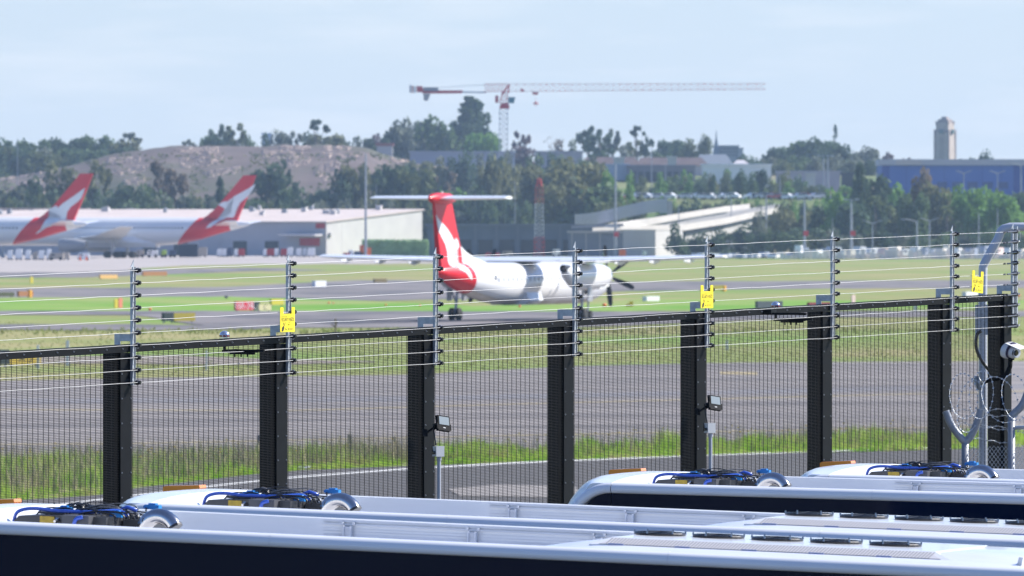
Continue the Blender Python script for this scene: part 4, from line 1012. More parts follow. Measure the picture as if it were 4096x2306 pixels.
# rocky terraces on the hill: pale boulders
rock_m = mat('pale_rock', (0.42,0.31,0.25), (0.52,0.41,0.34), scale=0.4, rough=0.9)
rnd = random.Random(21)
patches = [[(430,640),(560,632),(555,655),(425,662)],[(450,690),(590,665),(585,688),(455,705)],[(490,725),(580,715),(580,745),(500,745)],[(690,600),(870,590),(865,625),(700,610)],[(720,640),(890,632),(880,660),(730,678)],[(810,695),(960,670),(950,695),(815,715)],
 [(1045,605),(1205,612),(1200,632),(1050,636)],[(1120,585),(1240,586),(1240,602),(1120,598)],[(1290,588),(1400,586),(1400,600),(1300,606)],[(1270,618),(1430,625),(1420,642),(1280,632)],[(1150,640),(1240,636),(1230,660),(1160,675)],[(1260,690),(1300,655),(1360,655),(1350,700),(1300,725),(1255,700)],[(1560,632),(1680,655),(1670,662),(1560,648)],[(1720,668),(1800,672),(1930,702),(1920,728),(1850,735),(1740,690)],[(0,705),(160,682),(165,700),(5,722)],[(100,730),(200,705),(170,790),(110,790)],[(1450,745),(1530,735),(1500,800),(1460,800)],[(620,760),(680,760),(690,830),(640,830)],[(1240,800),(1310,790),(1300,830),(1240,835)]]
for P in patches:
    b = MB(); x0, x1 = min(p[0] for p in P), max(p[0] for p in P); y0, y1 = min(p[1] for p in P), max(p[1] for p in P)
    def inside(x, y):
        c = False
        for (ax, ay), (bx, by) in zip(P, P[1:]+P[:1]):
            if (ay > y) != (by > y) and x < (bx-ax)*(y-ay)/(by-ay)+ax: c = not c
        return c
    n = int((x1-x0)*(y1-y0)/9)
    for i in range(min(n, 700)):
        x, y = rnd.uniform(x0, x1), rnd.uniform(y0, y1)
        if not inside(x, y) or pnoise(Vector((x*.05, y*.12, 0))) < -0.22: continue
        p = on_terr(x, y, 2380); s = rnd.uniform(0.25, 0.55)
        M_ = Matrix.Translation(p) @ Matrix.Rotation(rnd.uniform(0, 3), 4, 'Z') @ Matrix.Rotation(rnd.uniform(-.4, .4), 4, 'X')
        t = rnd.uniform(0.4, 0.7)*s
        b.loft([[M_ @ Vector((s*cx*q, s*cy*q*rnd.uniform(.7,1.1), zz)) for cx, cy in ((-1,-1),(1,-1),(1.1,1),(-.9,1))] for q, zz in ((1, -0.3), (0.7, t))])
    if b.v: tag(b.build('rock_terrace', rock_m, fix=False), kind='stuff')
# ================================================================ TREES
def leafmat(name, c, c2): return translucent(mat(name, tuple(q*1.6 for q in c), tuple(q*1.85 for q in c2), scale=0.35, rough=0.75, spec=0.15, detail=3), 0.3)
LM = {'midb': leafmat('warm_mid_leaves', (0.062,0.082,0.035), (0.105,0.115,0.05)), 'midc': leafmat('cool_mid_leaves', (0.045,0.078,0.045), (0.08,0.11,0.065)), 'dark': leafmat('dark_leaves', (0.030,0.050,0.030), (0.055,0.085,0.040)),
      'mid': leafmat('mid_leaves', (0.050,0.080,0.035), (0.085,0.12,0.050)),
      'olive': leafmat('olive_leaves', (0.085,0.095,0.045), (0.14,0.14,0.07)),
      'bright': leafmat('bright_leaves', (0.075,0.15,0.035), (0.12,0.20,0.055)),
      'grey': leafmat('grey_green_leaves', (0.085,0.10,0.075), (0.13,0.14,0.10)),
      'brown': leafmat('brown_leaves', (0.10,0.08,0.06), (0.15,0.12,0.09)),
      'purple': leafmat('purple_leaves', (0.07,0.045,0.05), (0.11,0.08,0.08))}
bark = mat('bark', (0.12,0.10,0.085), (0.18,0.16,0.14), scale=1.5, rough=0.9)
pale_bark = mat('pale_bark', (0.30,0.27,0.24), (0.38,0.35,0.32), scale=1.5, rough=0.85)
def crown_mesh(kind, seed):
    """unit crown: radius 1 in x/y, height 0..1 in z; leaf clumps on lobes"""
    r = random.Random(seed); b = MB(); lobes = []
    if kind == 'round':
        for i in range(20):
            a = r.uniform(0, 6.28); q = r.random()**0.5*0.66; z = r.uniform(0.15, 0.80); q *= math.sqrt(max(0.15, 1-((z-0.42)/0.6)**2)); lobes.append((q*math.cos(a), q*math.sin(a), z, r.uniform(0.24, 0.38)*(1-0.35*abs(z-0.5)), 1.1))
    elif kind == 'cone':
        for i in range(22):
            z = r.random()**1.1*0.88+0.06; a = r.uniform(0, 6.28); q = (1-z)*r.uniform(0.3, 0.85)*0.95+0.05; lobes.append((q*math.cos(a), q*math.sin(a), z, 0.16+0.22*(1-z), 1))
    elif kind == 'gum':      # open crown with gaps
        for i in range(15):
            a = r.uniform(0, 6.28); q = r.uniform(0.25, 0.8); z = r.uniform(0.35, 0.9)-0.15*q; lobes.append((q*math.cos(a), q*math.sin(a), z, r.uniform(0.13, 0.22), 1))
    elif kind == 'umbrella':
        for i in range(11):
            a = r.uniform(0, 6.28); q = r.uniform(0.15, 0.85); z = 0.92-0.28*q*q+r.uniform(-.05,.03); lobes.append((q*math.cos(a), q*math.sin(a), z, r.uniform(0.12, 0.20), .55))
    elif kind == 'column':
        for i in range(14):
            a = r.uniform(0, 6.28); z = r.uniform(0.1, 0.9); q = 0.35*r.random()*math.sin(math.pi*min(1, z+.15)); lobes.append((q*math.cos(a), q*math.sin(a), z, r.uniform(0.35, 0.6)*(1.1-z*0.6), .5))
    elif kind == 'shrub':
        for i in range(12):
            a = r.uniform(0, 6.28); q = r.random()*0.7; z = r.uniform(0.1, 0.6)*(1.2-q*.5); lobes.append((q*math.cos(a), q*math.sin(a), z, r.uniform(0.25, 0.42), .9))
    elif kind == 'bare':
        for i in range(10):
            a = r.uniform(0, 6.28); q = r.uniform(0.2, 0.8); z = r.uniform(0.4, 0.9); lobes.append((q*math.cos(a), q*math.sin(a), z, r.uniform(0.18, 0.25), 1))
    per = {'round': 85, 'cone': 70, 'gum': 55, 'umbrella': 50, 'column': 60, 'shrub': 60, 'bare': 7}[kind]
    for (x, y, z, R_, fl) in lobes:
        for k in range(per):
            v = Vector((r.gauss(0,1), r.gauss(0,1), r.gauss(0,1))).normalized()*(r.random()**0.35)*R_
            p = Vector((x+v.x, y+v.y, max(0.0, min(1.04, z+v.z*fl*0.55))))
            n = Vector((r.uniform(-1,1), r.uniform(-1,1), r.uniform(-0.3,1))).normalized(); u = n.orthogonal().normalized(); w_ = n.cross(u)
            s = r.uniform(0.055, 0.105)*(0.7 if kind == 'bare' else 1)
            u = Vector((u.x, u.y, u.z*0.55)); w_ = Vector((w_.x, w_.y, w_.z*0.55)); b.add([p-u*s-w_*s*0.3, p-w_*s*0.8, p+u*s+w_*s*0.2, p+w_*s*0.8], [(0,1,2,3)])
    me = bpy.data.meshes.new('crown'); me.from_pydata([(x, y, z) for x, y, z in b.v], [], b.f); me.materials.append(LM['mid'])
    return me, lobes
def trunk_mesh(kind, seed, lobes):
    r = random.Random(seed); b = MB()
    b.tube([(0,0,-0.9),(0.02,0,-0.3),(0.0,0.01,0.15),(0.03,0,0.5)], [0.07,0.055,0.045,0.025], 6)
    for (x, y, z, R_, fl) in lobes[:7]: b.tube([(0,0,0.05),(x*0.45,y*0.45,0.05+(z-0.05)*0.5),(x,y,z)], [0.035,0.022,0.008], 5)
    me = bpy.data.meshes.new('trunk'); me.from_pydata(b.v, [], b.f); me.materials.append(bark); return me
TREES = {}
for kd, nvar in (('round',4),('cone',2),('gum',3),('umbrella',2),('column',2),('shrub',3),('bare',1)):
    TREES[kd] = []
    for s_ in range(nvar):
        cm, lb = crown_mesh(kd, s_*13+len(kd)); TREES[kd].append((cm, trunk_mesh(kd, s_, lb)))
treec = random.Random(99)
KW = {'round':1.8,'cone':1.3,'gum':1.25,'umbrella':1.15,'column':1.5,'shrub':1.35,'bare':1.1}
def tree(x, ytop, wpx, D, kind, leaf, label, group=None, ybot=None, name=None, gz_=None):
    """crown centre column x, top row, crown width; the foot stands on the terrain"""
    px = (x-CX)/F*D; gz_ = terr(x, D) if gz_ is None else gz_
    zt = H+(HY-ytop+(7 if kind in ('round','gum') else 0))/F*D; h = zt-gz_; w_ = wpx/F*D/2
    if ybot is not None: cb_ = H+(HY-ybot)/F*D
    else: cb_ = gz_+h*(0.10 if kind in ('round','cone','column') else 0.30 if kind != 'shrub' else 0.0)
    cb_ = max(cb_, gz_+0.02); ch = zt-cb_
    base = Vector((px, D, gz_))
    t = empty(name or ('shrub' if kind == 'shrub' else 'tree'), base, label, 'shrub' if kind == 'shrub' else 'tree', group)
    cm, tm = treec.choice(TREES[kind]); rot = treec.uniform(0, 6.28)
    c = bpy.data.objects.new('crown', cm); col.objects.link(c); c.parent = t; c.location = (0, 0, cb_-gz_); c.scale = (w_*KW.get(kind,1.2), w_*KW.get(kind,1.2), ch*(1.33 if kind == 'shrub' else 1.03)); c.rotation_euler = (0, 0, rot)
    c.material_slots[0].link = 'OBJECT'; c.material_slots[0].material = LM[leaf] if leaf != 'mid' else LM[treec.choice(['mid','mid','midb','midc'])]
    if kind != 'shrub':
        k = bpy.data.objects.new('trunk', tm); col.objects.link(k); k.parent = t
        s_ = max(cb_-gz_, 0.3)/0.9
        k.location = (0, 0, cb_-gz_); k.scale = (w_, w_, max(ch*1.0, s_)); k.rotation_euler = (0, 0, rot)
        k.location.z = cb_-gz_
        if kind in ('bare', 'gum', 'umbrella'): k.material_slots[0].link = 'OBJECT'; k.material_slots[0].material = pale_bark if kind != 'umbrella' else bark
    return t
CN = {'dark':'dark green','mid':'mid green','olive':'olive','bright':'bright green','grey':'grey green','brown':'brownish','purple':'purplish'}
KN = {'round':'round crowned','cone':'tall cone shaped','gum':'open crowned','umbrella':'flat topped','column':'narrow upright','shrub':'low bushy','bare':'nearly bare'}
def row(items, D, place, group, jit=25):
    items = sorted(items, key=lambda q: q[0])
    for n, it in enumerate(items):
        x, yt, wd, kind, leaf = it[:5]; yb = it[5] if len(it) > 5 else None
        nm = 'shrub' if kind == 'shrub' else 'tree'
        tree(x, yt, wd, D+treec.uniform(-jit, jit), kind, leaf, f'{CN[leaf]} {KN[kind]} {nm}, {ordinal(n+1)} from left {place}', group, yb)
# A: trees in front of the hill, behind the terminal
row([(-20,748,150,'round','mid'),(60,735,130,'round','grey'),(128,712,90,'round','dark'),(192,768,110,'round','dark'),(255,660,110,'round','olive'),(300,790,100,'shrub','mid'),
     (395,642,125,'gum','olive'),(455,770,110,'round','mid'),(512,738,120,'round','dark'),(590,745,120,'round','mid'),(652,640,175,'gum','brown'),(700,770,120,'round','grey'),(775,790,120,'shrub','olive'),
     (880,706,72,'column','dark'),(845,790,110,'round','dark'),(930,800,110,'round','mid'),(1010,790,110,'round','mid'),(1095,655,172,'round','dark'),(1150,780,110,'shrub','mid'),(1215,790,90,'round','olive'),(1290,750,120,'round','mid'),
     (1370,690,110,'round','dark'),(1415,634,95,'round','olive'),(1440,740,130,'round','dark'),(1572,640,165,'round','dark'),(1540,760,120,'round','dark'),(1655,655,120,'round','mid'),(1620,790,140,'round','dark'),(1762,675,120,'gum','brown'),(1700,770,140,'round','dark'),(1800,740,90,'round','bright'),(1775,820,140,'round','mid'),
     (1915,730,90,'round','mid'),(1950,632,90,'round','olive'),(2022,645,110,'round','olive'),(1880,800,150,'round','dark'),(1985,780,130,'round','dark'),(2080,760,120,'round','dark'),(2180,648,140,'round','olive'),(2150,780,150,'round','dark')],
    2290, 'before the bare hill', 'trees before the bare hill')
row([(2330,636,210,'round','olive'),(2260,720,150,'round','olive'),(2370,740,200,'round','mid'),(2250,820,150,'round','dark'),(2440,690,90,'round','bright'),(2445,800,120,'round','mid'),(2520,720,100,'shrub','bright'),(2540,770,110,'shrub','mid'),(2340,840,160,'round','dark')],
    2130, 'behind the red and white mast', 'trees behind the red and white mast')
row([(-60+i*46+treec.uniform(-10,10), 800+treec.uniform(-22,34), 105, 'shrub', treec.choice(['dark','dark','mid','mid','grey','olive'])) for i in range(50)], 2245, 'in the low belt behind the terminal', 'low bushes behind the terminal', jit=12)
row([(2520+i*21+treec.uniform(-12,12), treec.uniform(690,752), treec.uniform(45,80), 'shrub', treec.choice(['bright','mid','mid','dark','olive'])) for i in range(34)], 2400, 'on the rise under the warehouses', 'bushes under the warehouses', jit=50)
row([(2660+i*26+treec.uniform(-12,12), treec.uniform(803,818), treec.uniform(50,80), 'shrub', treec.choice(['bright','mid','mid','dark','olive'])) for i in range(28)], 2192, 'below the parked cars', 'bushes below the parked cars', jit=5)
row([(-70+i*43+treec.uniform(-8,8), 596+treec.uniform(-14,18), 100, 'round', treec.choice(['dark','mid','mid','grey'])) for i in range(14)], 2840, 'in the left skyline wood', 'wood on the left skyline', jit=20)
row([(1640+i*40+treec.uniform(-10,10), 630+treec.uniform(-10,14), 95, 'shrub', treec.choice(['dark','mid','grey','olive'])) for i in range(19)], 2600, 'before the lilac warehouse', 'bushes before the lilac warehouse', jit=25)
row([(2840+i*42+treec.uniform(-8,8), 640+treec.uniform(-14,10), 90, 'shrub', treec.choice(['dark','mid','grey'])) for i in range(17)], 2700, 'in the right skyline belt', 'belt of bushes on the right skyline', jit=30)
b = MB(); rs = random.Random(77)
for i in range(2600):
    x = rs.uniform(-60, 2030); y = rs.uniform(620, 860)
    if pnoise(Vector((x*0.012, y*0.02, 9))) < 0.02: continue
    p = on_terr(x, y, 2385, 2760)
    if p.z < 0.5: continue
    for k in range(3):
        n = Vector((rs.uniform(-1,1), -1, rs.uniform(-.2,1))).normalized(); u = n.orthogonal().normalized()*rs.uniform(.2,.5); w_ = n.cross(u)*.7; q = p+Vector((rs.uniform(-.5,.5), 0, rs.uniform(0,.5)))
        b.add([q-u, q-w_, q+u, q+w_], [(0,1,2,3)])
tag(b.build('hill_scrub', LM['olive'], fix=False), kind='stuff')
# B: skyline trees
row([(-30,565,120,'round','mid'),(45,555,120,'round','mid'),(130,548,110,'round','mid'),(195,560,90,'round','dark'),(250,545,130,'round','dark'),(310,560,90,'round','dark'),(385,534,100,'round','mid'),(440,560,80,'round','dark'),(490,565,110,'round','olive'),(520,536,110,'umbrella','grey'),(60,640,130,'round','mid'),(160,650,110,'shrub','bright'),(250,640,120,'round','mid'),
     (750,558,75,'umbrella','grey'),(835,540,70,'round','mid'),(880,500,90,'gum','mid'),(945,490,110,'gum','mid'),(990,545,90,'shrub','mid'),(1060,550,80,'shrub','dark'),(1118,524,70,'round','grey'),(1185,530,80,'gum','grey'),(1265,484,110,'umbrella','dark'),(1245,535,80,'round','dark'),(1310,532,110,'round','olive'),(1370,555,80,'shrub','dark'),
     (1460,552,70,'round','dark'),(1500,545,80,'round','purple'),(1555,535,80,'round','dark'),(1600,490,100,'round','grey'),(1665,478,90,'round','grey'),(1720,470,120,'round','mid'),(1780,510,100,'round','mid'),(1640,560,130,'round','grey'),(1750,570,130,'round','grey'),(1600,600,110,'shrub','mid')],
    2900, 'on the skyline left of the crane', 'skyline trees left of the crane')
tree(1888, 398, 215, 3100, 'cone', 'dark', 'largest tree on the skyline, dark and cone shaped, left of the crane mast', 'skyline trees left of the crane', ybot=600)
tree(1865, 440, 160, 3090, 'cone', 'dark', 'dark lower shoulder tree merging into the left side of the largest skyline tree', 'skyline trees left of the crane', ybot=610)
tree(1938, 520, 120, 2880, 'round', 'bright', 'bright green round tree at the foot of the crane mast', 'skyline trees left of the crane')
row([(2082,528,75,'gum','purple'),(2085,590,90,'round','purple'),(2216,545,100,'bare','brown'),(2235,575,90,'shrub','brown'),(2290,572,80,'shrub','mid'),(2355,505,90,'gum','dark'),(2400,520,110,'gum','dark'),(2450,512,80,'gum','grey'),(2400,570,130,'gum','mid'),(2548,508,80,'umbrella','dark'),(2545,560,110,'gum','mid'),(2595,550,60,'gum','dark'),(2680,555,80,'round','mid'),(2725,560,80,'round','mid'),(2775,575,90,'round','mid'),(2822,540,42,'round','mid'),(2500,590,90,'shrub','grey'),(2640,600,90,'shrub','mid'),
     (2975,628,70,'shrub','mid'),(3025,640,60,'shrub','dark'),(3090,598,80,'round','dark'),(3140,585,90,'round','mid'),(3205,558,100,'round','mid'),(3265,555,80,'round','dark'),(3320,560,80,'round','mid'),(3365,585,80,'round','dark'),(3110,640,110,'round','dark'),(3220,640,130,'round','mid'),(3330,640,130,'round','dark'),(3430,610,80,'round','grey'),(3480,592,80,'round','grey'),(3555,615,70,'gum','purple'),(3615,632,60,'gum','brown'),(3880,625,60,'shrub','dark'),(3945,612,80,'shrub','dark'),(3830,632,60,'shrub','dark')],
    2950, 'on the skyline right of the crane', 'skyline trees right of the crane')
# C: green belt at right
rb = random.Random(5)
row([(3380+i*28+rb.uniform(-10,10), rb.uniform(748,800), rb.uniform(80,120), 'round', rb.choice(['bright','bright','mid','grey'])) for i in range(27)], 2090, 'of the belt under the blue warehouse', 'rear trees of the green belt', jit=20)
rc = [(3440,650,100,'column','dark'),(3480,680,110,'round','dark'),(3700,678,95,'round','brown'),(3745,730,110,'round','olive'),(3655,760,90,'round','mid'),(3350,760,100,'round','bright'),(3300,820,110,'round','dark'),(3400,800,110,'round','mid'),(3580,740,90,'round','bright'),(3555,800,110,'round','mid'),(3620,840,110,'round','mid'),(3680,800,100,'round','grey'),
      (3800,770,110,'round','bright'),(3880,745,110,'round','bright'),(3950,752,100,'round','bright'),(4020,770,120,'round','bright'),(4100,765,110,'round','mid'),(3850,820,120,'round','bright'),(3950,830,130,'round','bright'),(4050,830,130,'round','bright'),(4130,840,130,'round','bright'),(3760,840,100,'round','grey'),
      (3130,830,90,'round','olive'),(3190,850,100,'round','olive'),(3250,835,60,'round','olive'),(3120,900,110,'round','dark'),(3220,910,120,'round','mid'),(3320,890,120,'round','dark'),(3420,900,120,'round','dark'),(3510,880,120,'round','dark'),(3600,900,120,'round','mid'),(3700,890,120,'round','dark'),(3800,890,120,'round','grey'),(3900,900,120,'round','dark'),(4000,900,120,'round','dark'),(4100,905,120,'round','dark')]
row(rc, 2000, 'in the green belt at the right', 'trees of the green belt', jit=60)
row([(3040+i*62+treec.uniform(-12,12), 930+treec.uniform(-12,14), 110, 'shrub', treec.choice(['dark','dark','mid','grey'])) for i in range(18)], 1930, 'above the vehicle row', 'hedge row above the parked vehicles', jit=10)
row([(2700,905,110,'shrub','dark'),(2790,940,130,'shrub','dark'),(2880,925,130,'shrub','dark'),(2970,910,130,'shrub','dark'),(3060,905,110,'shrub','mid'),(3040,850,80,'shrub','grey')], 1940, 'below the bridge wall', 'shrubs below the bridge', jit=5)
row([(2420,680,70,'shrub','mid'),(2640,700,70,'shrub','bright'),(2690,735,80,'shrub','mid'),(2760,705,60,'shrub','bright'),(2800,720,60,'shrub','mid'),(2855,690,40,'shrub','dark'),(2900,700,60,'shrub','mid'),(2960,690,55,'shrub','dark'),(3010,700,60,'shrub','mid'),(3040,680,45,'round','dark'),(2560,750,90,'shrub','mid'),(2640,765,80,'shrub','mid'),(2730,770,80,'shrub','bright'),(2850,760,80,'shrub','bright'),(2940,775,70,'shrub','mid'),(3150,735,60,'shrub','bright'),(3150,775,50,'shrub','dark'),(3240,740,70,'shrub','mid'),(3290,745,80,'shrub','mid'),(3390,740,80,'shrub','bright')],
    2330, 'among the parked cars on the slope', 'shrubs on the car park slope', jit=60)
# palms
palm_m = leafmat('palm_fronds', (0.07,0.10,0.045), (0.13,0.15,0.07))
def palm(x, ytop, D, sc, label, yfoot=None):
    g0 = terr(x, D); base = Vector(((x-CX)/F*D, D, g0)); zt = H+(HY-ytop)/F*D-g0
    t = empty('palm_tree', base, label, 'palm tree', 'palm trees in the green belt')
    b = MB(); b.tube([(0,0,-0.3),(0.1,0,zt*0.5),(0,0,zt-sc*1.2)], [0.3,0.22,0.2], 7); b.build('trunk', bark, t)
    b = MB(); r = random.Random(int(x))
    for k in range(46):
        a = r.uniform(0, 6.28); el = r.uniform(-0.9, 1.2); L_ = sc*r.uniform(0.8, 1.2); d = Vector((math.cos(a)*math.cos(el), math.sin(a)*math.cos(el), math.sin(el)))
        o = Vector((0,0,zt-sc*1.1)); s_ = d.cross(Vector((0,0,1))).normalized()*0.16*sc
        m_ = o+d*L_*0.55; e_ = o+d*L_*0.9-Vector((0,0,0.25*sc)); b.add([o, m_-s_, e_, m_+s_], [(0,1,2,3)])
    b.build('fronds', palm_m, t, fix=False)
palm(3500, 760, 1965, 2.3, 'grey green fan palm with a hanging skirt, left of the other palms')
palm(3785, 800, 1965, 2.0, 'pale fan palm standing before the bright green trees under the blue warehouse')
palm(3560, 805, 1965, 1.7, 'smaller fan palm just right of the tallest palm')
# lone slim tree on the skyline
D = 3300; g0 = terr(3341, D); base = Vector(((3341-CX)/F*D, D, g0)); t = empty('tree', base, 'solitary slim tree head on a bare trunk above the skyline, left of the sandstone tower', 'tree')
b = MB(); b.tube([(0,0,0),(-0.2,0,H+(HY-555)/F*D-g0)], [0.35,0.22], 6); b.build('trunk', bark, t)
me = TREES['column'][0][0]; c = bpy.data.objects.new('crown', me); col.objects.link(c); c.parent = t; c.location = (0,0,H+(HY-562)/F*D-g0); c.scale = (1.55,1.55,(562-493)/F*D); c.material_slots[0].link = 'OBJECT'; c.material_slots[0].material = LM['dark']
# ================================================================ BUILDINGS AND STRUCTURES
wall_white = mat('pale_cladding', (0.46,0.44,0.43), (0.51,0.49,0.47), scale=0.2, rough=0.7)
wall_grey = mat('grey_cladding', (0.42,0.40,0.42), (0.46,0.44,0.46), scale=0.2, rough=0.8)
roof_tan = mat('pale_tan_roof', (0.50,0.42,0.38), (0.57,0.49,0.45), scale=0.15, rough=0.8)
roof_brown = mat('brown_tile_roof', (0.075,0.052,0.055), (0.105,0.075,0.075), scale=0.2, rough=0.9)
redp = mat('red_panel', (0.42,0.02,0.03), rough=0.5)
concrete2 = mat('pale_concrete', (0.46,0.43,0.40), (0.54,0.51,0.48), scale=0.1, rough=0.8)
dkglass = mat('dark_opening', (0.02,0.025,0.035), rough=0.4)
def vbox(b, A, Bp, z0, z1, depth):  # wall slab from A to B (ground points), given thickness away from viewer
    d = Vector((Bp.x-A.x, Bp.y-A.y, 0)).normalized(); n = Vector((-d.y, d.x, 0)); n = n if n.y > 0 else -n
    q = [A, Bp, Bp+n*depth, A+n*depth]
    b.loft([[(p.x, p.y, z0) for p in q], [(p.x, p.y, z1) for p in q]]); return b
def zat(y, D): return H+(HY-y)/F*D
# long terminal: low facade going left, shade partly in its grey colour; sunlit gable right
be = R(28); A = Vector(((1305-CX)/F*2080, 2080, 0)); dl = Vector((-math.cos(be), math.sin(be), 0)); dr = Vector((math.sin(be), math.cos(be), 0))
t = empty('terminal_building', A, 'long airport terminal with pale sloping roof, grey shaded front and white sunlit gable', 'building')
Lr = 44.0; Ll = 130.0; ze, zr = 7.25, 10.0
def P(u, v, z): q = dl*u+dr*v; return (q.x, q.y, z)
b = MB(); b.loft([[P(0,0,0), P(Ll,0,0), P(Ll,0.4,0), P(0,0.4,0)], [P(0,0,ze-0.05), P(Ll,0,ze-0.05), P(Ll,0.4,ze-0.05), P(0,0.4,ze-0.05)]]); b.build('front_wall', wall_grey, t)
b = MB(); b.loft([[P(0,0.41,0), P(0,Lr,0), P(0,Lr,zr-0.1), P(0,0.41,ze-0.1)], [P(0.4,0.41,0), P(0.4,Lr,0), P(0.4,Lr,zr-0.1), P(0.4,0.41,ze-0.1)]]); gw = b.build('gable_wall', wall_white, t)
for k in range(11):
    v = 3+4.0*k
    if v > Lr-1: break
    b = MB(); b.loft([[P(-0.02,v,0.1), P(-0.02,v+0.12,0.1), P(0.0,v+0.12,0.1), P(0.0,v,0.1)], [P(-0.02,v,ze-0.2+(zr-ze)*v/Lr), P(-0.02,v+0.12,ze-0.2+(zr-ze)*v/Lr), P(0,v+0.12,ze-0.2+(zr-ze)*v/Lr), P(0,v,ze-0.2+(zr-ze)*v/Lr)]]); b.build('cladding_joint', wall_grey, gw) if k == 1 else None
b = MB(); b.loft([[P(-0.3,-0.5,ze), P(Ll,-0.5,ze), P(Ll,Lr+0.5,zr+0.05), P(-0.3,Lr+0.5,zr+0.05)], [P(-0.3,-0.5,ze+0.3), P(Ll,-0.5,ze+0.3), P(Ll,Lr+0.5,zr+0.35), P(-0.3,Lr+0.5,zr+0.35)]]); rf = b.build('roof', roof_tan, t)
b = MB(); b.loft([[P(Ll,0.4,0),P(Ll,Lr,0),P(Ll+.3,Lr,0),P(Ll+.3,.4,0)],[P(Ll,0.4,ze),P(Ll,Lr,zr),P(Ll+.3,Lr,zr),P(Ll+.3,.4,ze)]]); b.build('end_wall', wall_grey, t)
r = random.Random(8)
for k in range(16):
    u = r.uniform(2, 110); v = r.uniform(22, 42); z = ze+(zr-ze)*v/Lr+0.3; s = r.uniform(0.5, 1.3)
    b = MB(); q = [P(u,v,z),P(u+s*1.4,v,z),P(u+s*1.4,v+s,z),P(u,v+s,z)]; b.loft([q, [(a, c, e+r.uniform(0.5,1.4)) for a, c, e in q]]); b.build('roof_vent', wall_white if k % 2 else acgrey, rf)
b = MB(); q = [P(7.6,-0.12,ze-0.9-1.3),P(0.1,-0.12,ze-0.9-1.3),P(0.1,-0.05,ze-0.9-1.3),P(7.6,-0.05,ze-0.9-1.3)]
b = MB(); b.loft([[P(0.3,-0.1,6.0),P(2.6,-0.1,6.0),P(2.6,-0.02,6.0),P(0.3,-0.02,6.0)],[P(0.3,-0.1,7.15),P(2.6,-0.1,7.15),P(2.6,-0.02,7.15),P(0.3,-0.02,7.15)]]); b.build('red_sign_panel', redp, t)
b = MB(); b.loft([[P(0.6,-4,4.3),P(10,-4,4.3),P(10,-0.05,4.3),P(0.6,-0.05,4.3)],[P(0.6,-4,4.6),P(10,-4,4.6),P(10,-0.05,4.9),P(0.6,-0.05,4.9)]]); b.build('canopy', wall_grey, t)
b = MB(); b.loft([[P(1.6,-0.12,2.2),P(6.6,-0.12,2.2),P(6.6,-0.03,2.2),P(1.6,-0.03,2.2)],[P(1.6,-0.12,3.9),P(6.6,-0.12,3.9),P(6.6,-0.03,3.9),P(1.6,-0.03,3.9)]]); b.build('red_door_panel', redp, t)
for u in (12, 20, 27, 35, 43):
    b = MB(); b.loft([[P(u,-0.1,0.0),P(u+3.4,-0.1,0.0),P(u+3.4,-0.02,0.0),P(u,-0.02,0.0)],[P(u,-0.1,3.2),P(u+3.4,-0.1,3.2),P(u+3.4,-0.02,3.2),P(u,-0.02,3.2)]]); b.build('cargo_door', dkglass if u != 27 else wall_grey, t)
b = MB(); b.loft([[P(-0.1,1.0,4.4),P(-0.6,1.0,4.4),P(-0.6,2.2,4.4),P(-0.1,2.2,4.4)],[P(-0.1,1.0,5.1),P(-0.6,1.0,5.1),P(-0.6,2.2,5.1),P(-0.1,2.2,5.1)]]); b.build('wall_lamp', wall_white, t)
# left hand terminal behind the first airliner
A = Vector(((560-CX)/F*2160, 2160, 0)); t = empty('pier_building', A, 'low pale terminal pier with cluttered roof behind the leftmost airliner', 'building')
b = MB(); b.box(-46, 0, 0, 14, 0, zat(868, 2160)); b.build('wall', wall_white, t)
b = MB(); b.box(-46.5, 0.5, -0.6, 14.6, zat(868,2160), zat(862,2160)); rf = b.build('roof', roof_tan, t)
b = MB(); b.box(-46, 0, -0.06, 0, zat(890,2160), zat(874,2160)); b.build('window_strip', dkglass, t)
for k in range(14):
    x = -44+r.uniform(0, 42); s = r.uniform(0.8, 2.5); b = MB(); b.box(x, x+s, 3, 5, zat(862,2160), zat(862,2160)+r.uniform(0.5, 1.6)); b.build('roof_vent', acgrey if k % 2 else wall_white, rf)
b = MB(); b.box(-34, -12, 6, 9, zat(862,2160), zat(836,2160)); b.box(-34.3,-11.7,5.7,9.3, zat(836,2160), zat(833,2160)); b.build('roof_plant_room', roof_tan, t)
# hedge wall right of the terminal
b = MB(); A0 = Vector(((1448-CX)/F*2040, 2040, 0)); r = random.Random(4)
t = empty('hedge', A0, 'long clipped green hedge standing right of the white terminal gable', 'hedge')
b.box(0, 14.2, 0.3, 1.5, 0, 3.3)
for k in range(2600):
    p = Vector((r.uniform(0, 14.3), r.uniform(0, 1.8), 3.65*r.random()**0.8)); 
    if r.random() < .7: p.y = r.uniform(0, .25)
    n = Vector((r.uniform(-1,1), -1, r.uniform(-1,1))).normalized(); u = n.orthogonal().normalized()*0.16; w_ = n.cross(u)
    b.add([p-u, p-w_, p+u, p+w_], [(0,1,2,3)])
b.build('foliage', leafmat('hedge_leaves', (0.16,0.25,0.12), (0.24,0.33,0.18)), t, fix=False)
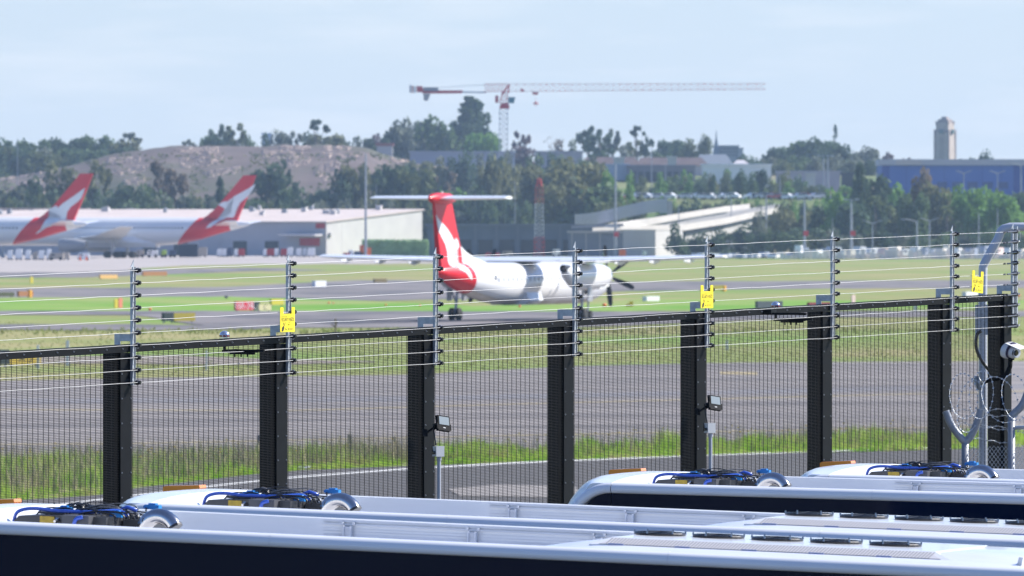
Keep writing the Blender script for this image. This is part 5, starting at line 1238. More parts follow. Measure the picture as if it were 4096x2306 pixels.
# earth bank and dark sheds between hedge and bridge
t = empty('shed', Vector(((1710-CX)/F*2060, 2060, 0)), 'long dark blue grey freight shed behind the turboprop, left of the white box building', 'building')
b = MB(); b.box(0, 42, 0, 12, 0, zat(905,2060)); b.build('wall', mat('blue_grey_wall', (0.10,0.125,0.17), (0.13,0.155,0.20), scale=0.15, rough=0.8), t)
b = MB(); b.box(-0.5, 42.5, -0.8, 12.6, zat(905,2060), zat(896,2060)); b.build('roof', mat('slate_roof', (0.13,0.15,0.19), rough=0.7), t)
for k in range(9):
    b = MB(); b.box(1+4.6*k, 1.35+4.6*k, -0.9, -0.5, 0, zat(905,2060)); b.build('column', mat('column_slate', (0.16,0.18,0.22), rough=0.8), t)
    b = MB(); b.box(1.8+4.6*k, 5.0+4.6*k, -0.06, -0.01, 0.1, 3.6); b.build('bay_door', dkglass, t)
t = empty('shed', Vector(((2275-CX)/F*2035, 2035, 0)), 'low slate blue shed beside the white box building under the ramp', 'building')
b = MB(); b.box(0, 12.4, 0, 8, 0, zat(932,2035)); b.build('wall', mat('slate_wall', (0.15,0.17,0.22), (0.18,0.2,0.25), scale=0.2, rough=0.8), t)
b = MB(); b.box(-0.3, 12.7, -0.4, 8.3, zat(932,2035), zat(925,2035)); b.build('roof', wall_grey, t)
for k in range(4): b = MB(); b.box(0.6+3*k, 0.8+3*k, -0.08, -0.01, 0, zat(933,2035)); b.build('column', wall_grey, t)
# white box building: shaded left face, sunlit right face
A = Vector(((2622-CX)/F*1990, 1990, 0)); t = empty('box_building', A, 'plain white box building with a grey shaded left face under the bridge ramp', 'building')
be = R(22); dl = Vector((-math.cos(be), math.sin(be), 0)); dr = Vector((math.sin(be), math.cos(be), 0))
def P(u, v, z): q = dl*u+dr*v; return (q.x, q.y, z)
zt = zat(922, 1990)
b = MB(); b.loft([[P(0,0,0),P(7.3,0,0),P(7.3,16,0),P(0,16,0)],[P(0,0,zt),P(7.3,0,zt),P(7.3,16,zt),P(0,16,zt)]]); b.build('wall', wall_white, t)
b = MB(); b.loft([[P(-0.1,-0.1,zt),P(7.4,-0.1,zt),P(7.4,16.1,zt),P(-0.1,16.1,zt)],[P(-0.1,-0.1,zt+0.15),P(7.4,-0.1,zt+0.15),P(7.4,16.1,zt+0.15),P(-0.1,16.1,zt+0.15)]]); b.build('roof', wall_white, t)
for k in range(3): b = MB(); b.loft([[P(2+2*k,-0.02,0.2),P(2.05+2*k,-0.02,0.2),P(2.05+2*k,0,0.2),P(2+2*k,0,0.2)],[P(2+2*k,-0.02,zt-.2),P(2.05+2*k,-0.02,zt-.2),P(2.05+2*k,0,zt-.2),P(2+2*k,0,zt-.2)]]); b.build('cladding_joint', wall_grey, t)
# bridge ramp
t = empty('road_bridge', G(2600, 1024), 'pale concrete road bridge ramping up to the right with noise wall and dark underside', 'bridge')
ob = Vector(t.location)
def ribbon(pts_top, pts_bot, m, name, th=0.5):
    b = MB(); rg = [[W(x, y, D)-ob for x, y, D in (tp_, bt)]+[W(x, y, D)-ob+Vector((0, th, 0)) for x, y, D in (bt, tp_)] for tp_, bt in zip(pts_top, pts_bot)]
    b.loft(rg); return b.build(name, m, t)
# near parapet (white) with underside and abutment wall
N0 = [(2370,912,2010),(2490,906,2020),(2740,897,2050),(2900,873,2075),(3010,849,2100),(3118,829,2120)]
N1 = [(2370,925,2010),(2490,921,2020),(2740,923,2050),(2900,898,2075),(3010,873,2100),(3118,851,2120)]
ribbon(N0, N1, concrete2, 'near_parapet')
ribbon([(2742,925,2052),(2900,899,2077),(3010,874,2102),(3040,867,2107)], [(2742,938,2052),(2900,909,2077),(3010,883,2102),(3040,875,2107)], dkglass, 'girder', 1.5)  # near-black colour stands in for the shade under the deck
ribbon([(2742,940,2054),(2900,911,2079),(3010,885,2104)], [(2742,975,2054),(2900,946,2079),(3005,926,2104)], mat('grey_concrete', (0.40,0.39,0.38), rough=0.85), 'retaining_wall', 1.5)  # plain grey, a little darker than the parapets
ribbon([(2742,975,2056),(2900,946,2081),(3005,926,2106),(3090,910,2110)], [(2742,1024,2056),(2900,1024,2081),(3005,1024,2106),(3090,1024,2110)], dkglass, 'underside_shade', 1.5)  # flat near-black sheet painted for the shade beneath the ramp
# far parapet and wall of pale panels
ribbon([(2430,895,2090),(2600,873,2110),(2760,848,2135),(2900,826,2160),(3000,816,2185)], [(2450,915,2090),(2600,901,2110),(2760,872,2135),(2900,849,2160),(3000,838,2185)], concrete2, 'far_parapet')
ribbon([(2450,916,2092),(2600,902,2112),(2760,873,2137),(2900,850,2162),(3118,818,2190)], [(2450,922,2092),(2600,915,2112),(2760,905,2137),(2900,880,2162),(3118,835,2190)], mat('road_deck', (0.33,0.32,0.33), rough=0.85), 'deck')
ribbon([(2285,905,2000),(2420,899,2005),(2480,904,2012)], [(2285,914,2000),(2420,910,2005),(2480,914,2012)], mat('dark_roof_edge', (0.08,0.10,0.14), rough=0.6), 'ramp_edge')
for k in range(34):
    f = k/34; x = 2300+370*f; y0 = 858-52*smooth(f*1.02)-10*f; y1 = y0+(34 if f < .9 else 40)*(0.75+0.3*min(1, f*4)); D = 2020+70*f
    b = MB(); p = W(x, y0, D)-ob; q = W(x+7.5, y1+14, D)-ob; b.box(p.x, q.x, p.y, p.y+0.3, q.z, p.z); b.build('noise_wall_panel', mat('panel_grey', (0.62,0.63,0.64), rough=0.7), t)
    b = MB(); p = W(x+8, y0-2, D)-ob; q = W(x+10.5, y1+14, D)-ob; b.box(p.x, q.x, p.y-0.15, p.y+0.4, q.z, p.z); b.build('panel_post', mat('post_dark_grey', (0.24,0.25,0.27), rough=0.7), t)  # posts darker than the panels, so the wall reads striped
b = MB()
for k in range(48):
    f = k/48; x = 2750+365*f; y = interp([(a, c) for a, c, d in N0], x); D = 2050+70*f; p = W(x, y, D)-ob; b.bar(p, p+Vector((0,0,0.9)), 0.08)
    if k: b.bar(pp+Vector((0,0,0.85)), p+Vector((0,0,0.85)), 0.07)
    pp = p
tag(b.build('handrail', acgrey, t), kind='stuff')
# big dark pier under the ramp
b = MB(); p = W(2668, 806, 2182)-ob; q = W(2690, 860, 2182)-ob; b.box(p.x, q.x, p.y, p.y+1, q.z, p.z); b.build('end_pier', concrete2, t)
# ---- warehouses on the rise
def block(x0, x1, ytop, ybot, D, depth, m, label, name='warehouse', roofm_=None, rh=0.5):
    g = Vector(((x0-CX)/F*D, D, zat(ybot, D))); o = empty(name, g, label, 'building')
    wd = (x1-x0)/F*D; h = (ybot-ytop)/F*D
    b = MB(); b.box(0, wd, 0, depth, -3, h); b.build('wall', m, o)
    b = MB(); b.box(-0.3, wd+0.3, -0.3, depth+0.3, h, h+rh); b.build('roof', roofm_ or m, o)
    return o, wd, h
block(2812, 3085, 664, 735, 2520, 20, mat('cream_wall', (0.80,0.79,0.76), (0.85,0.84,0.80), scale=0.1, rough=0.8), 'plain cream warehouse wall behind the car park, right of the brown roofed one')
o, wd, h = block(2362, 2515, 664, 712, 2560, 18, mat('pale_blue_wall', (0.46,0.52,0.60), rough=0.8), 'pale blue grey shed wall under the brown roof, left end of the row')
o, wd, h = block(2510, 2780, 668, 712, 2550, 18, mat('mauve_wall', (0.17,0.16,0.20), (0.2,0.19,0.22), scale=0.2, rough=0.9), 'mauve grey warehouse with dark bays under the brown roof')
for k in range(9): b = MB(); b.box(1+1.9*k, 2.3+1.9*k, -0.05, -0.01, -1, h*0.55); b.build('bay_door', dkglass, o)
def roofblock(x0, x1, ytop, ybot, D, m, label):
    g = Vector(((x0-CX)/F*D, D, zat(ybot, D))); o = empty('house_row', g, label, 'building'); wd = (x1-x0)/F*D; h = (ybot-ytop)/F*D
    b = MB(); b.loft([[(-0.5,0,0),(wd+0.5,0,0),(wd+0.5,16,0),(-0.5,16,0)],[(1.5,8,h),(wd-1.5,8,h),(wd-1.5,8.3,h),(1.5,8.3,h)]]); b.build('roof', m, o)
    b = MB(); b.box(0, wd, 0.6, 15.4, -4, -0.02); b.build('wall', wall_grey, o); return o
roofblock(2325, 2560, 628, 664, 2600, roof_brown, 'long brown tiled roof, left one of two above the mauve warehouse')
roofblock(2545, 2830, 630, 664, 2612, roof_brown, 'long brown tiled roof, right one of two, beside the cream warehouse')
roofblock(2780, 2930, 618, 664, 2640, mat('blue_grey_roof', (0.15,0.18,0.22), rough=0.8), 'blue grey roofs below the church spire')
roofblock(2930, 3000, 640, 664, 2630, wall_grey, 'small grey roof right of the spire')
block(2455, 2497, 637, 650, 2590, 1, wall_white, 'small bright skylight panel on the long brown roof', 'skylight')
block(2670, 2705, 633, 650, 2585, 1, wall_white, 'brighter skylight panel on the brown roof near the cream warehouse', 'skylight')
block(1640, 2060, 612, 655, 2800, 20, mat('lilac_grey_wall', (0.34,0.35,0.41), (0.39,0.40,0.45), scale=0.1, rough=0.8), 'long lilac grey warehouse at the crane foot behind the hill')
block(2140, 2330, 612, 648, 2680, 20, mat('grey_blue_shed', (0.34,0.36,0.41), rough=0.8), 'grey blue shed between the crane foot and the brown roofs')
block(1508, 1570, 585, 615, 2800, 8, wall_white, 'small white house on the crest behind the hill', 'house', mat('red_roof', (0.30,0.10,0.08), rough=0.8), 0.9)
block(1048, 1084, 538, 575, 3700, 10, mat('far_blue_block', (0.50,0.60,0.72), rough=0.7), 'pale blue block far off between skyline trees left of centre', 'tower_block')
# flat blocks right of the spire
o, wd, h = block(2878, 2955, 588, 632, 3300, 12, mat('far_grey_block', (0.22,0.25,0.31), rough=0.8), 'far grey apartment block just right of the church spire', 'apartment_block')
for k in range(6):
    for j in range(3): b = MB(); b.box(0.4+1.05*k, 1.0+1.05*k, -0.05, -0.01, 0.5+1.15*j, 1.2+1.15*j); b.build('window', dkglass, o)
block(2940, 2972, 598, 632, 3310, 12, mat('far_grey_block2', (0.26,0.29,0.34), rough=0.8), 'lower far block stepping down to the right of the apartment block', 'apartment_block')
# church spire
D = 3300; t = empty('church_spire', Vector(((2865-CX)/F*D, D, zat(640, D))), 'thin blue grey church spire on the skyline', 'church')
s_ = D/F
b = MB(); b.loft([[(x*18*s_, y*18*s_, 0) for x, y in ((-1,-1),(1,-1),(1,1),(-1,1))],[(x*9*s_, y*9*s_, 55*s_) for x, y in ((-1,-1),(1,-1),(1,1),(-1,1))]]); b.build('tower', mat('spire_stone', (0.13,0.17,0.23), rough=0.9), t)
b = MB(); b.tube([(0,0,55*s_),(0,0,85*s_),(0,0,122*s_)], [9*s_,3.5*s_,0.3*s_], 8); b.build('spire', mat('spire_stone', (0.13,0.17,0.23)), t)
# sandstone tower at right
D = 3600; s_ = D/F; t = empty('sandstone_tower', Vector(((3780-CX)/F*D, D, zat(660, D))), 'tall tapered sandstone tower with stepped top and dark openings at the right skyline', 'tower')
stone = mat('sandstone', (0.38,0.32,0.27), (0.44,0.38,0.33), scale=0.3, rough=0.9); stone2 = mat('brown_stone', (0.25,0.20,0.19), (0.30,0.25,0.23), scale=0.3, rough=0.9)
Rz = Matrix.Rotation(R(-28), 4, 'Z')
def tb(w0, w1, ya, yb, m, nm):
    b = MB(); b.loft([[Rz @ Vector((x*w0*s_/2, y*w0*s_/2, (660-yb)*s_)) for x, y in ((-1,-1),(1,-1),(1,1),(-1,1))],[Rz @ Vector((x*w1*s_/2, y*w1*s_/2, (660-ya)*s_)) for x, y in ((-1,-1),(1,-1),(1,1),(-1,1))]]); return b.build(nm, m, t)
tb(64, 60, 530, 660, stone, 'shaft'); tb(66, 62, 524, 530, stone2, 'cornice'); up = tb(56, 54, 492, 524, stone, 'belfry'); tb(44, 42, 478, 492, stone2, 'upper_stage'); tb(26, 20, 468, 478, stone2, 'cap')
for sx in (-1, 1):
    for sy in (-1, 1):
        b = MB(); b.box(sx*31*s_-3*s_, sx*31*s_+3*s_, sy*31*s_-3*s_, sy*31*s_+3*s_, 0, (660-520)*s_, Rz); b.build('corner_buttress', stone2, t)
        b = MB(); b.box(sx*25*s_-4*s_, sx*25*s_+4*s_, sy*25*s_-4*s_, sy*25*s_+4*s_, (660-500)*s_, (660-486)*s_, Rz); b.build('pinnacle', stone2, t)
for k, (dx, dy) in enumerate(((0,-1),(1,0),(-1,0))):
    b = MB(); c = Vector((dx*33*s_, dy*33*s_, 0)); e = 9*s_
    if dy: b.box(-e, e, c.y-0.3, c.y+0.5, (660-536)*s_, (660-520)*s_, Rz)
    else: b.box(c.x-0.4, c.x+0.4, -e, e, (660-536)*s_, (660-520)*s_, Rz)
    b.build('opening', mat('green_copper', (0.04,0.09,0.09), rough=0.7), t)
b = MB(); b.box(-7*s_,-4*s_,-33.4*s_,-32*s_,5*s_,110*s_, Rz); b.box(4*s_,7*s_,-33.4*s_,-32*s_,5*s_,110*s_, Rz); b.build('recess', stone2, t)
# blue warehouse
D = 2300; o, wd, h = block(3525, 4300, 662, 760, D, 30, mat('royal_blue_cladding', (0.05,0.13,0.42), (0.06,0.145,0.45), scale=0.1, rough=0.6), 'large royal blue warehouse with grey roof fascia at the right')
for c_ in o.children:
    if c_.name.startswith('roof'): bpy.data.objects.remove(c_)
b = MB(); b.box(-0.3, wd+0.3, -0.6, 30, h, h+1.45); b.build('roof_fascia', mat('fascia_grey', (0.42,0.44,0.48), rough=0.6), o)
b = MB(); b.box(3.5, 9.8, -0.75, -0.62, h+0.1, h+1.3); b.build('fascia_panel', wall_white, o)
b = MB(); b.box(0.2, 2.0, -0.08, -0.01, -2, h); b.build('dark_blue_panel', mat('deep_blue', (0.02,0.06,0.30), rough=0.6), o)
for k in range(7): b = MB(); b.box(13.5+3.7*k, 15.9+3.7*k, -0.1, -0.01, 0.3, 1.9); b.build('window', mat('blue_tinted_window', (0.03,0.07,0.22), rough=0.4), o)
for k in range(8): b = MB(); b.box(6+4.6*k, 6.1+4.6*k, -0.06, -0.01, -2, h); b.build('cladding_joint', mat('deep_blue', (0.02,0.06,0.30)), o)
b = MB(); b.box(32, 34.8, -0.12, -0.02, -2, h); b.build('dark_blue_panel', mat('deep_blue', (0.02,0.06,0.30)), o)
block(3108, 3360, 692, 730, 2500, 10, mat('lilac_shed', (0.33,0.32,0.36), (0.4,0.38,0.42), scale=0.3, rough=0.8), 'long low lilac shed between the skyline trees and the car park at right')
block(3366, 3414, 698, 722, 2490, 3, dkglass, 'small dark container block left of the blue warehouse', 'container_block')
block(3225, 3262, 700, 760, 2470, 3, wall_white, 'narrow white tank shaped block beside the twin lamp masts', 'plant_block')
# ---- tower crane
D = 2650; s_ = D/F; cz = zat(610, D); t = empty('tower_crane', Vector(((2016-CX)/F*D, D, cz)), 'tall red and white tower crane with long horizontal jib over the skyline', 'crane')
cred = mat('crane_red', (0.62,0.03,0.035), rough=0.5); cwhite = mat('crane_white', (0.66,0.66,0.66), rough=0.5); cpink = mat('faded_red', (0.60,0.05,0.05), rough=0.6)
def cp(x, y, dy=0): return Vector(((x-2016)*s_, dy, (610-y)*s_))
def lattice(b, a, c, wa, wc, n, th, axis):   # four chords and bracing between two square sections
    a = Vector(a); c = Vector(c)
    e1, e2 = (Vector((1,0,0)), Vector((0,1,0))) if axis == 'z' else (Vector((0,0,1)), Vector((0,1,0)))
    def cor(p, w_): return [p+e1*w_[0]*i+e2*w_[1]*j for i, j in ((-.5,-.5),(.5,-.5),(.5,.5),(-.5,.5))]
    A_, C_ = cor(a, wa), cor(c, wc)
    for i in range(4): b.bar(A_[i], C_[i], th)
    for k in range(n):
        f, g = k/n, (k+1)/n
        for i in range(4):
            j = (i+1) % 4; p = A_[i].lerp(C_[i], f); q = A_[j].lerp(C_[j], g); b.bar(p, q, th*0.6)
            b.bar(A_[i].lerp(C_[i], f), A_[j].lerp(C_[j], f), th*0.55)
b = MB(); lattice(b, cp(2014,640), cp(2014,436), (2.3,2.3), (2.3,2.3), 10, 0.20, 'z'); b.build('mast', cwhite, t)
b = MB(); q = cp(2018,436); b.box(q.x-1.35, q.x+1.35, -1.3, 1.3, q.z, q.z+1.0); b.box(q.x-1.0, q.x+1.1, -1.1, 1.1, q.z+1.0, q.z+1.6); b.build('slewing_ring', cred, t)
b = MB(); lattice(b, cp(2014,414), cp(2020,366), (2.2,1.6), (1.4,1.2), 3, 0.2, 'z'); b.bar(cp(2008,378), cp(2036,340), 0.45); b.bar(cp(2034,372), cp(2036,340), 0.4); b.build('tower_head', cred, t)
b = MB(); q = cp(2034,400,-1.0); b.loft([[(q.x,-1.8,q.z-1.0),(q.x+1.5,-1.8,q.z-1.0),(q.x+1.5,-0.4,q.z-1.0),(q.x,-0.4,q.z-1.0)],[(q.x-0.1,-1.9,q.z+0.7),(q.x+1.9,-1.9,q.z+0.7),(q.x+1.9,-0.3,q.z+0.7),(q.x-0.1,-0.3,q.z+0.7)]]); b.build('operator_cab', mat('cab_teal', (0.05,0.22,0.27), rough=0.3), t)
b = MB(); q = cp(1988,412); b.box(q.x-0.5, q.x+0.4, -0.6, 0.6, q.z, q.z+2); b.build('platform', cpink, t)
b = MB(); lattice(b, cp(1940,352), cp(2036,352), (2.1,1.6), (2.1,1.6), 7, 0.13, 'x'); b.build('jib_root', cred, t)
cjw = mat('crane_pink_white', (0.62,0.27,0.26), rough=0.5)
segs = [(2036,2160,cjw),(2160,2290,cpink),(2290,2480,cjw),(2480,2660,cpink),(2660,2790,cjw),(2790,2900,cpink),(2900,2990,cjw),(2990,3062,cpink)]
for x0, x1, m_ in segs:
    b = MB(); h0 = 2.1-0.5*(x0-2036)/1030; h1 = 2.1-0.5*(x1-2036)/1030
    lattice(b, cp(x0,352-5*(x0-2036)/1030), cp(x1,352-5*(x1-2036)/1030), (h0,1.5), (h1,1.4), max(2, int((x1-x0)/26)), 0.10, 'x'); b.build('jib_section', m_, t)
b = MB(); b.bar(cp(1690,368), cp(1850,368), 0.75); b.bar(cp(1690,372), cp(1845,371), 0.5); b.build('counter_jib', cred, t)
b = MB(); b.bar(cp(1850,369), cp(1945,371), 0.45); b.bar(cp(1700,355), cp(1940,340), 0.13); b.build('counter_jib_tail', cwhite, t)
b = MB(); q = cp(1667,370); b.loft([[(q.x,-1,q.z),(q.x+2,-1,q.z),(q.x+2,1,q.z),(q.x,1,q.z)],[(q.x-0.1,-1,q.z+1.7),(q.x+1.5,-1,q.z+1.7),(q.x+1.5,1,q.z+1.7),(q.x-0.1,1,q.z+1.7)]]); b.build('winch', cred, t)
for k in range(3): b = MB(); q = cp(1638+k*9,372); b.box(q.x, q.x+0.5, -0.9, 0.9, q.z, q.z+2.1-0.15*k); b.build('rear_ballast', (wall_grey, mat('salmon_panel', (0.6,0.3,0.25), rough=0.7), cwhite)[k], t)
b = MB(); q = cp(1693,404); b.loft([[(q.x+0.2,-0.8,q.z),(q.x+1.3,-0.8,q.z),(q.x+1.3,0.8,q.z),(q.x+0.2,0.8,q.z)],[(q.x,-0.9,q.z+1.9),(q.x+2.0,-0.9,q.z+1.9),(q.x+2.0,0.9,q.z+1.9),(q.x,0.9,q.z+1.9)]]); b.build('counterweight', concrete2, t)
b = MB(); q = cp(1693,361); b.box(q.x, q.x+4.2, -0.7, 0.7, q.z-0.3, q.z+0.75); b.build('machinery_deck', acgrey, t)
b = MB(); q = cp(2130,378); b.box(q.x, q.x+1.6, -0.6, 0.6, q.z-0.1, q.z+0.6); b.bar(cp(2143,378), cp(2143,412), 0.06); b.build('trolley', cpink, t)
b = MB(); q = cp(2143,417); b.tube([(q.x-0.6,0,q.z-0.1),(q.x,0,q.z+0.5),(q.x+0.6,0,q.z-0.1)], 0.28, 6); b.bar((q.x,0,q.z),(q.x,0,q.z-0.5),0.2); b.build('hook_block', cred, t)
b = MB(); q = cp(2082,368); b.box(q.x, q.x+0.9, -0.4, 0.4, q.z, q.z+0.8); b.build('jib_winch', cred, t)
# ---- red and white lattice mast
D = 2010; s_ = D/F; t = empty('approach_mast', G(2157, HY+F*H/D), 'red and white banded lattice mast standing behind the turboprop', 'mast')
gy = HY+F*H/D
for k, (ya, yb, m_, w0, w1) in enumerate(((714,745,cred,10,22),(745,815,mat('orange_red', (0.52,0.10,0.05), rough=0.5),30,34),(815,950,cwhite,32,36),(950,gy,cpink,38,40))):
    b = MB(); lattice(b, Vector((0,0,(gy-ya)*s_)), Vector((0,0,(gy-yb)*s_)), (w0*s_,w0*s_), (w1*s_,w1*s_), max(2, int((yb-ya)/16)), 0.13, 'z'); b.build('mast_section', m_, t)
# ---- lamp masts and poles
pole_m = mat('pole_grey', (0.34,0.36,0.40), rough=0.5, metal=0.3)
def pole(x, yt, D, r0, label, kind='plain', z0=None, group='lamp poles around the airfield'):
    z0 = terr(x, D) if z0 is None else z0
    g = Vector(((x-CX)/F*D, D, z0)); h = zat(yt, D)-z0; o = empty('lamp_pole', g, label, 'lamp pole', group)
    b = MB(); b.tube([(0,0,-0.2),(0,0,h)], [r0, r0*0.55], 8); po = b.build('pole', pole_m, o)
    b = MB()
    if kind == 'cross': b.bar((-1.6,0,h),(1.6,0,h),0.16); b.box(-1.5,-0.8,-0.3,0.3,h-0.1,h+0.25); b.box(0.8,1.5,-0.3,0.3,h-0.1,h+0.25)
    elif kind == 'arm': b.tube([(0,0,h-0.8),(-0.3,0,h-0.1),(-1.5,0,h+0.3),(-2.6,0,h+0.35)], 0.10, 6); b.box(-3.2,-2.4,-0.2,0.2,h+0.22,h+0.42)
    elif kind == 'twin': b.tube([(-1.4,0,h+0.25),(0,0,h-0.3),(1.4,0,h+0.25)], 0.09, 6); b.box(-1.9,-1.2,-0.2,0.2,h+0.2,h+0.38); b.box(1.2,1.9,-0.2,0.2,h+0.2,h+0.38)
    else: b.tube([(0,0,h),(0,0,h+0.5)], 0.05, 5)
    b.build('lamp_head', pole_m, o); return o, h
pole(1463, 618, 2000, 0.30, 'tall grey mast in front of the white terminal gable with orange barriers at its foot', 'plain')
pole(2462, 660, 1990, 0.30, 'tall grey mast left of the white box building with a red marker', 'plain')
pl = [(1505,745,2250,0.1,'plain'),(2060,728,2150,0.12,'plain'),(2607,600,2440,0.13,'plain'),(2527,750,2300,0.11,'plain'),(2662,655,2420,0.12,'plain'),(2880,740,2350,0.13,'plain'),(2918,650,2400,0.12,'plain'),(2715,830,2060,0.14,'plain'),(2925,790,2090,0.17,'plain'),(3065,780,2000,0.28,'cross'),(3120,712,2300,0.16,'plain'),(3218,800,1900,0.30,'cross'),(3247,712,2400,0.14,'plain'),(3405,800,1900,0.34,'cross'),
      (3311,625,2450,0.26,'cross'),(3294,625,2450,0.22,'cross'),(3330,880,1890,0.12,'plain'),(3490,890,1880,0.16,'twin'),(3668,885,1880,0.24,'arm'),(3718,880,1885,0.18,'twin'),(3915,860,1885,0.16,'plain'),(3990,845,1880,0.14,'plain'),(4064,900,1880,0.14,'plain'),(3855,690,2250,0.14,'twin'),(3990,690,2250,0.13,'twin'),(4084,660,2240,0.2,'arm'),(70,560,2350,0.12,'plain')]
for n, (x, yt, D, r0, kd) in enumerate(sorted(pl)):
    pole(x, yt, D, r0, f'thin grey lamp pole in the background, {ordinal(n+1)} of the thin poles counted from left', kd)
for x, lab in ((3220, 'small red marker board on the left cross armed lamp pole'), (3408, 'small red marker board on the right cross armed lamp pole'), (2462, 'small red marker board halfway up the mast left of the white box building')):
    y = 934 if x > 3000 else 938; D = 1897 if x > 3000 else 1988; p = W(x+4, y, D-0.4); b = MB(); b.box(-0.5, 0.5, -0.05, 0.05, -0.5, 0.5); o = b.build('marker_board', cred); o.location = p; tag(o, lab, 'sign', 'red marker boards')
# ================================================================ AIRFIELD FURNITURE
orange = mat('orange_plastic', (0.85,0.16,0.03), rough=0.5)
yel = mat('sign_yellow', (0.62,0.50,0.05), rough=0.5); olive_y = mat('sign_back_yellow', (0.30,0.25,0.02), rough=0.6); dgreen = mat('sign_dark_green', (0.02,0.035,0.035), rough=0.5)
signred = mat('sign_red', (0.60,0.03,0.05), rough=0.5); cream = mat('sign_cream', (0.62,0.58,0.30), rough=0.6); brown_o = mat('rusty_orange', (0.38,0.17,0.06), rough=0.7)
SY = R(46)   # the boards stand at an angle to the line of sight
def panel(name, x0, x1, y0, y1, m, label, cat, th=0.25, legs=True, group=None, text=None, tm=None, parent=None, leg_y=None):
    g = G((x0+x1)/2, y1); D = g.y; w_ = (x1-x0)/F*D; h = (y1-y0)/F*D
    o = parent or empty(name, g, label, cat, group, rz=SY)
    w_ /= math.cos(SY); cx = (((x0+x1)/2-CX)/F*D-o.location.x)/math.cos(SY); lz = 0.12 if legs else 0
    b = MB(); b.box(cx-w_/2, cx+w_/2, -th/2, th/2, lz, h); bd = b.build('sign_panel', m, o)
    if legs:
        for s in (-0.8, 0.8):
            b = MB(); b.box(cx+s*w_/2-0.04, cx+s*w_/2+0.04, -0.04, 0.04, -0.05, lz); b.build('leg', acgrey, o)
    if text: text_mesh(text, h*0.95, 'lettering', tm, o, (cx, -th/2-0.006, lz+(h-lz)*0.5), 0.9)
    return o
o = panel('runway_sign', 652, 690, 1252, 1293, dgreen, 'taxiway sign with dark green and dull yellow panels on the grass left of centre', 'sign')
panel('', 690, 772, 1253, 1293, olive_y, '', '', parent=o)
o = panel('runway_sign', 942, 1010, 1207, 1248, signred, 'red runway sign with white lettering left of the second warning sign', 'sign', text='16R-34L', tm=white_paint)
panel('', 1012, 1030, 1210, 1249, dgreen, '', '', parent=o)
panel('runway_sign', 1032, 1080, 1219, 1249, cream, 'cream taxiway sign between the red runway sign and a yellow one', 'sign', text='C', tm=dgreen)
panel('runway_sign', 1083, 1130, 1197, 1226, yel, 'bright yellow taxiway sign directly right of the cream one', 'sign')
o = panel('runway_sign', -30, 52, 1170, 1192, mat('dark_olive', (0.07,0.08,0.03), rough=0.6), 'dark olive sign with orange end panel at the left edge', 'sign')
panel('', 54, 110, 1168, 1194, brown_o, '', '', parent=o)
panel('', 53, 62, 1168, 1200, mat('amber_strip', (0.8,0.4,0.04), rough=0.5), '', '', parent=o, legs=False, th=0.35)
panel('barrier', 400, 466, 1100, 1120, mat('light_orange', (0.75,0.45,0.15), rough=0.6), 'pale orange barrier on the dry grass at the left', 'barrier')
panel('barrier', 572, 664, 1087, 1108, brown_o, 'brown orange barrier right of the pale orange one', 'barrier')
panel('edge_marker', 121, 131, 1108, 1134, yel, 'short yellow edge marker board at the far left', 'marker', legs=False, th=.1)
panel('edge_marker', 458, 470, 1197, 1235, yel, 'yellow upright marker board beside the pink one', 'marker', legs=False, th=.1)
panel('edge_marker', 474, 488, 1193, 1234, mat('salmon', (0.72,0.22,0.14), rough=0.6), 'salmon pink upright marker board beside the yellow one', 'marker', legs=False, th=.1)
panel('white_board', 1255, 1298, 1124, 1148, mat('board_white', (0.8,0.8,0.8), rough=0.6), 'small white board lying near the second bracket from left', 'board', th=.5, legs=False)
panel('white_board', 2578, 2630, 1186, 1206, mat('board_white', (0.8,0.8,0.8)), 'white board on the green verge right of the propeller', 'board', th=.5, legs=False)
panel('white_board', 3855, 3905, 1168, 1186, mat('board_white', (0.8,0.8,0.8)), 'white board below the right hand warning sign', 'board', th=.5, legs=False)
panel('runway_sign', 1496, 1545, 1116, 1135, mat('brown_box', (0.16,0.13,0.06), rough=0.8), 'small brown sign box on the dry grass behind the turboprop tail', 'sign')
o = panel('runway_sign', 2846, 2893, 1142, 1166, olive_y, 'olive sign box with orange end right of the middle warning sign', 'sign')
panel('', 2893, 2901, 1143, 1166, mat('amber_strip', (0.8,0.4,0.04)), '', '', parent=o, legs=False, th=0.35)
panel('runway_sign', 3024, 3128, 1205, 1240, mat('charcoal_panel', (0.05,0.065,0.08), rough=0.6), 'dark charcoal sign panel behind the right hand beacon', 'sign')
panel('runway_sign', 3231, 3320, 1210, 1236, mat('dark_red', (0.22,0.02,0.03), rough=0.6), 'dark red runway sign seen above the rail at the right', 'sign')
panel('edge_marker', 3406, 3420, 1180, 1216, mat('pale_pink', (0.7,0.5,0.48), rough=0.6), 'pale pink upright marker board above the rail at right', 'marker', legs=False, th=.1)
panel('edge_marker', 900, 910, 1184, 1196, dgreen, 'tiny dark post beside the taxiway, left of the red sign', 'marker', legs=False, th=.1)
o = panel('runway_sign', -60, 28, 1400, 1470, dgreen, 'large taxiway sign with dark and yellow panels seen through the mesh at left', 'sign')
panel('', 30, 148, 1408, 1470, mat('mustard', (0.45,0.32,0.03), rough=0.6), '', '', parent=o, text='A 5', tm=dgreen)
panel('', -60, 148, 1390, 1399, acgrey, '', '', parent=o, legs=False, th=.5)
